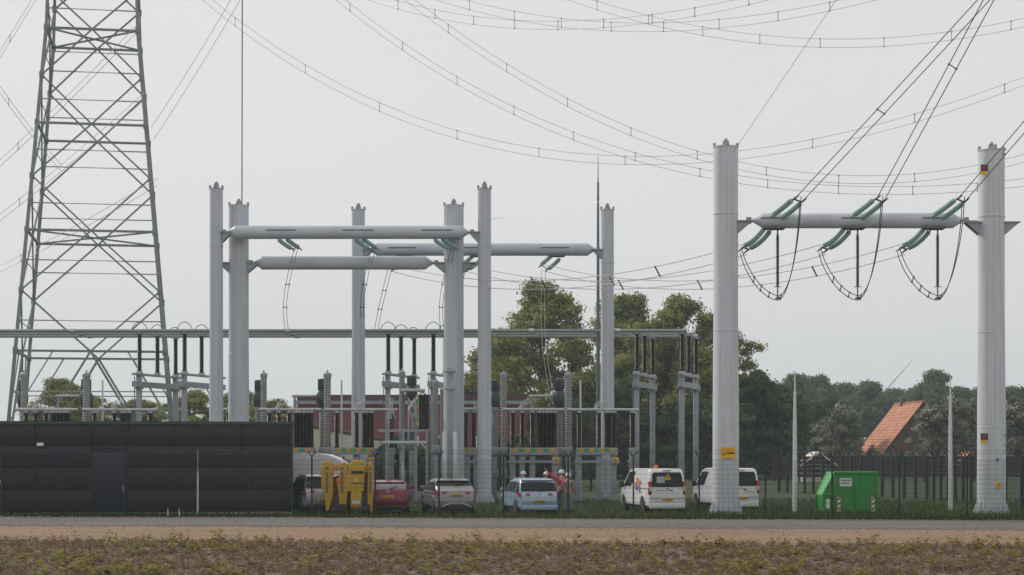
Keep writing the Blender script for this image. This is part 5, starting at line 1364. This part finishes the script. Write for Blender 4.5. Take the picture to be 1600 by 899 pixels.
m = MB(); m.box((-.2,-.05,zr-.02),(.2,Lh+.05,zr+.16), .05); obj('ridge', m, M_ROOF, rf)
m = MB(); m.box((-.4,8.6,zr-.4),(.4,9.4,zr+.75), .03); obj('chimney', m, M_BRICKD, rf)
for (xa, z) in ((-2.2,1.3),(1.4,1.3),(-.4,4.4)):
    m = MB(); m.box((xa,.30,z),(xa+1.1,.405,z+1.3)); w_ = obj('window', m, M_WSIGN, t, smooth=False); m = MB(); m.box((xa+.1,.28,z+.1),(xa+1.0,.31,z+1.2)); obj('pane', m, M_GLZ, w_, smooth=False)
m = MB(); m.box((3.0,.3,0),(4.0,.405,2.2)); obj('door', m, M_GREENT, t, smooth=False)
# low shed with pale roof, small outbuilding with orange roof
def shed(px, Y, w, d, h0, h1, wall, roofm, label, name='shed'):
    t = thing(name, label, 'shed', (GX(px,Y), Y, 0))
    m = MB(); m.prism([(-w/2,0),(w/2,0),(w/2,h0),(0,h1-.1),(-w/2,h0)], 0, d, 'y'); obj('wall', m, wall, t, smooth=False)
    m = MB(); m.prism([(-w/2-.3,h0-.15),(0,h1),(w/2+.3,h0-.15),(w/2+.3,h0+.02),(0,h1+.17),(-w/2-.3,h0+.02)], -.3, d+.3, 'y'); obj('roof', m, roofm, t, smooth=False)
    m = MB(); m.box((-w*.2,-.05,0),(w*.2,-.0,h0*.85)); obj('door', m, wall, t, smooth=False)
    return t
shed(1279, 165, 2.9, 4, 1.5, 2.6, M_CREAM, M_CREAM, 'small cream shed at the foot of the dark trees by the farm')
shed(1318, 224, 5.0, 4, 1.4, 3.8, M_BRICKD, M_ROOF, 'small orange roofed outbuilding against the farmhouse')
shed(1516, 205, 2.6, 4, 1.2, 2.6, M_BRICKD, M_ROOF, 'little orange roofed shed next to the column with purple plates')
t = thing('hedge', 'bright green clipped hedge in front of the orange roofed farmhouse', 'hedge', (GX(1395,200), 200, 0))
m = MB(); rr = random.Random(5); leaf_crown(m, [((-2.6+1.05*k,0,1.25),(.75,.6,1.2)) for k in range(6)], 5000, .22, rr, 3); cm = m.mesh('foliage', False, False)
for q in leaf_mats('hedge_leaf', [(0.05,0.15,0.05),(0.04,0.12,0.04),(0.06,0.17,0.06)]): cm.materials.append(q)
link('foliage', cm, t); m = MB(); m.box((-3,-.3,0),(3.2,.3,1.6)); obj('stem_mass', m, M_BARK, t, smooth=False)
# dark timber rail fence beyond the yard
Yr = 165.0
t = thing('timber_fence', 'dark timber rail fence crossing the meadow behind the yard', 'fence', (GX(1210,Yr), Yr, 0))
Lr = GX(1640,Yr)-GX(1210,Yr)
for k in range(5):
    z = .40+k*.40; m = MB(); m.box((0,-.05,z),(Lr,.02,z+.34)); obj('rail', m, M_TIMB, t, smooth=False)
for k in range(12):
    m = MB(); x = k*Lr/11; m.box((x-.09,.02,-.2),(x+.09,.2,2.35)); obj('post', m, M_TIMB, t, smooth=False)
# brick house behind the switchyard
Yb = 140.0
t = thing('brick_house', 'red brick building with pale gutter behind the switchgear', 'building', (GX(585,Yb), Yb, 0))
xe = GX(822,Yb)-GX(585,Yb); z1 = GZ(632,Yb)
m = MB(); m.box((-6,0,0),(xe,9,z1)); obj('wall', m, M_BRICK, t, smooth=False)
m = MB(); m.box((-6.2,-.25,z1),(xe+.2,9.2,z1+.28)); obj('gutter', m, M_STEEL, t, smooth=False)
m = MB(); m.box((-6.1,-.1,z1+.28),(xe+.1,9.1,z1+.75)); obj('roof', m, M_BRICKD, t, smooth=False)
for x in (-4.5, 2.2, 5.0, 8.0):
    m = MB(); m.box((x,-.06,2.6),(x+1.3,.0,4.0)); w_ = obj('window', m, M_WSIGN, t, smooth=False); m = MB(); m.box((x+.1,-.08,2.7),(x+1.2,-.06,3.9)); obj('pane', m, M_GLZ, w_, smooth=False)
t = thing('annex', 'cream walled annex with blue sloping roof before the brick building', 'building', (GX(585,130), 130, 0))
m = MB(); m.prism([(-5,0),(2.6,0),(2.6,3.2),(-5,4.6)], 0, 5, 'y'); obj('wall', m, M_CREAM, t, smooth=False)
m = MB(); m.prism([(.0,2.6),(2.9,4.4),(2.9,4.62),(.0,2.82)], -.5, -.1, 'y'); m.prism([(.0,0),(2.9,0),(2.9,4.4),(.0,2.6)], -.3, -.12, 'y'); obj('lean_to', m, M_NAVYR, t, smooth=False)
m = MB(); m.prism([(-5.3,4.62),(2.9,3.1),(2.9,3.3),(-5.3,4.85)], -.08, 5.3, 'y'); obj('roof', m, M_BRICKD, t, smooth=False)
m = MB(); m.box((-3.4,-.05,1.0),(-2.2,.0,2.4)); w_ = obj('window', m, M_GLZ, t, smooth=False); m = MB(); m.box((-3.5,-.08,.9),(-2.1,-.05,1.0)); obj('sill', m, M_WSIGN, w_, smooth=False)
for i, (px, sx, sz) in enumerate([(612,.38,.30),(650,.42,.26),(690,.36,.28),(735,.44,.24),(775,.40,.30),(815,.45,.33),(850,.40,.28)]):
    put_tree('bush', mid1 if i % 2 else mid2, px, 126, 'dark green bush against the red brick building', i*1.9, (sx,sx,sz), 'bushes along the brick building')
# wind turbine far beyond the farm
Yw = 1400.0
hub = P(1372, 621, Yw)
t = thing('wind_turbine', 'distant wind turbine with one blade rising over the far trees', 'wind turbine', (hub.x, Yw, 0))
m = MB(); m.poly([(0,0,-.5),(0,0,hub.z-1)], [2.0,1.1], 14); obj('tower', m, M_POLE, t)
m = MB(); m.box((-1.6,-3,hub.z-1.6),(1.6,5,hub.z+1.6), .4); obj('nacelle', m, M_POLE, t)
m = MB(); m.lathe([(1.5,0),(1.4,1.2),(.4,2.4)], 14, (0,-3,hub.z), (0,-1,0)); obj('hub', m, M_POLE, t)
for k in range(3):
    a = R(48+120*k); d = Vector((math.cos(a),0,math.sin(a))); sd = Vector((-math.sin(a),0,math.cos(a)))
    L = 39.5; sec = [(0,.6,.6),(.08,1.3,.5),(.25,1.5,.35),(.6,1.0,.2),(1,.35,.08)]; V = []; fs = []
    for (f, w, th) in sec:
        c = Vector((0,-4,hub.z))+d*(L*f); V += [c+sd*w*.35+Vector((0,-th,0)), c+sd*w*.35+Vector((0,th,0)), c-sd*w*.65+Vector((0,th*.4,0)), c-sd*w*.65-Vector((0,th*.4,0))]
    for j in range(4):
        for i in range(4): fs.append((j*4+i, j*4+(i+1)%4, (j+1)*4+(i+1)%4, (j+1)*4+i))
    fs += [(0,1,2,3),(16,17,18,19)]
    m = MB(); m.add(V, fs); obj('blade', m, M_POLE, t)

for o in bpy.data.objects:
    if o.type == 'MESH' and o.parent and o.parent.name.split('.')[0] in ('tracked_lift', 'waste_container') and o.name.split('.')[0] in ('hood','outrigger','front_wall','lift_arm','edge_rail','lip','track'):
        bv = o.modifiers.new('Bevel', 'BEVEL'); bv.width = .03; bv.segments = 2; bv.limit_method = 'ANGLE'
# ------------------------------------------------------------------ haze
m = MB(); m.box((-1700,-140,-1.0),(1700,2000,105)); hz = obj('haze', m, None, smooth=False); hz['kind'] = 'stuff'
hm = bpy.data.materials.new('pale_haze'); hm.use_nodes = True; nt = hm.node_tree; nt.nodes.clear()
ho = nt.nodes.new('ShaderNodeOutputMaterial'); pv = nt.nodes.new('ShaderNodeVolumePrincipled')
pv.inputs['Color'].default_value = (0.82, 0.92, 1.0, 1); pv.inputs['Density'].default_value = 0.00036; pv.inputs['Anisotropy'].default_value = 0.2
nt.links.new(pv.outputs[0], ho.inputs['Volume'])
hz.data.materials.clear(); hz.data.materials.append(hm)
tag(hz, 'thin pale haze filling the air over the whole plain', 'haze')
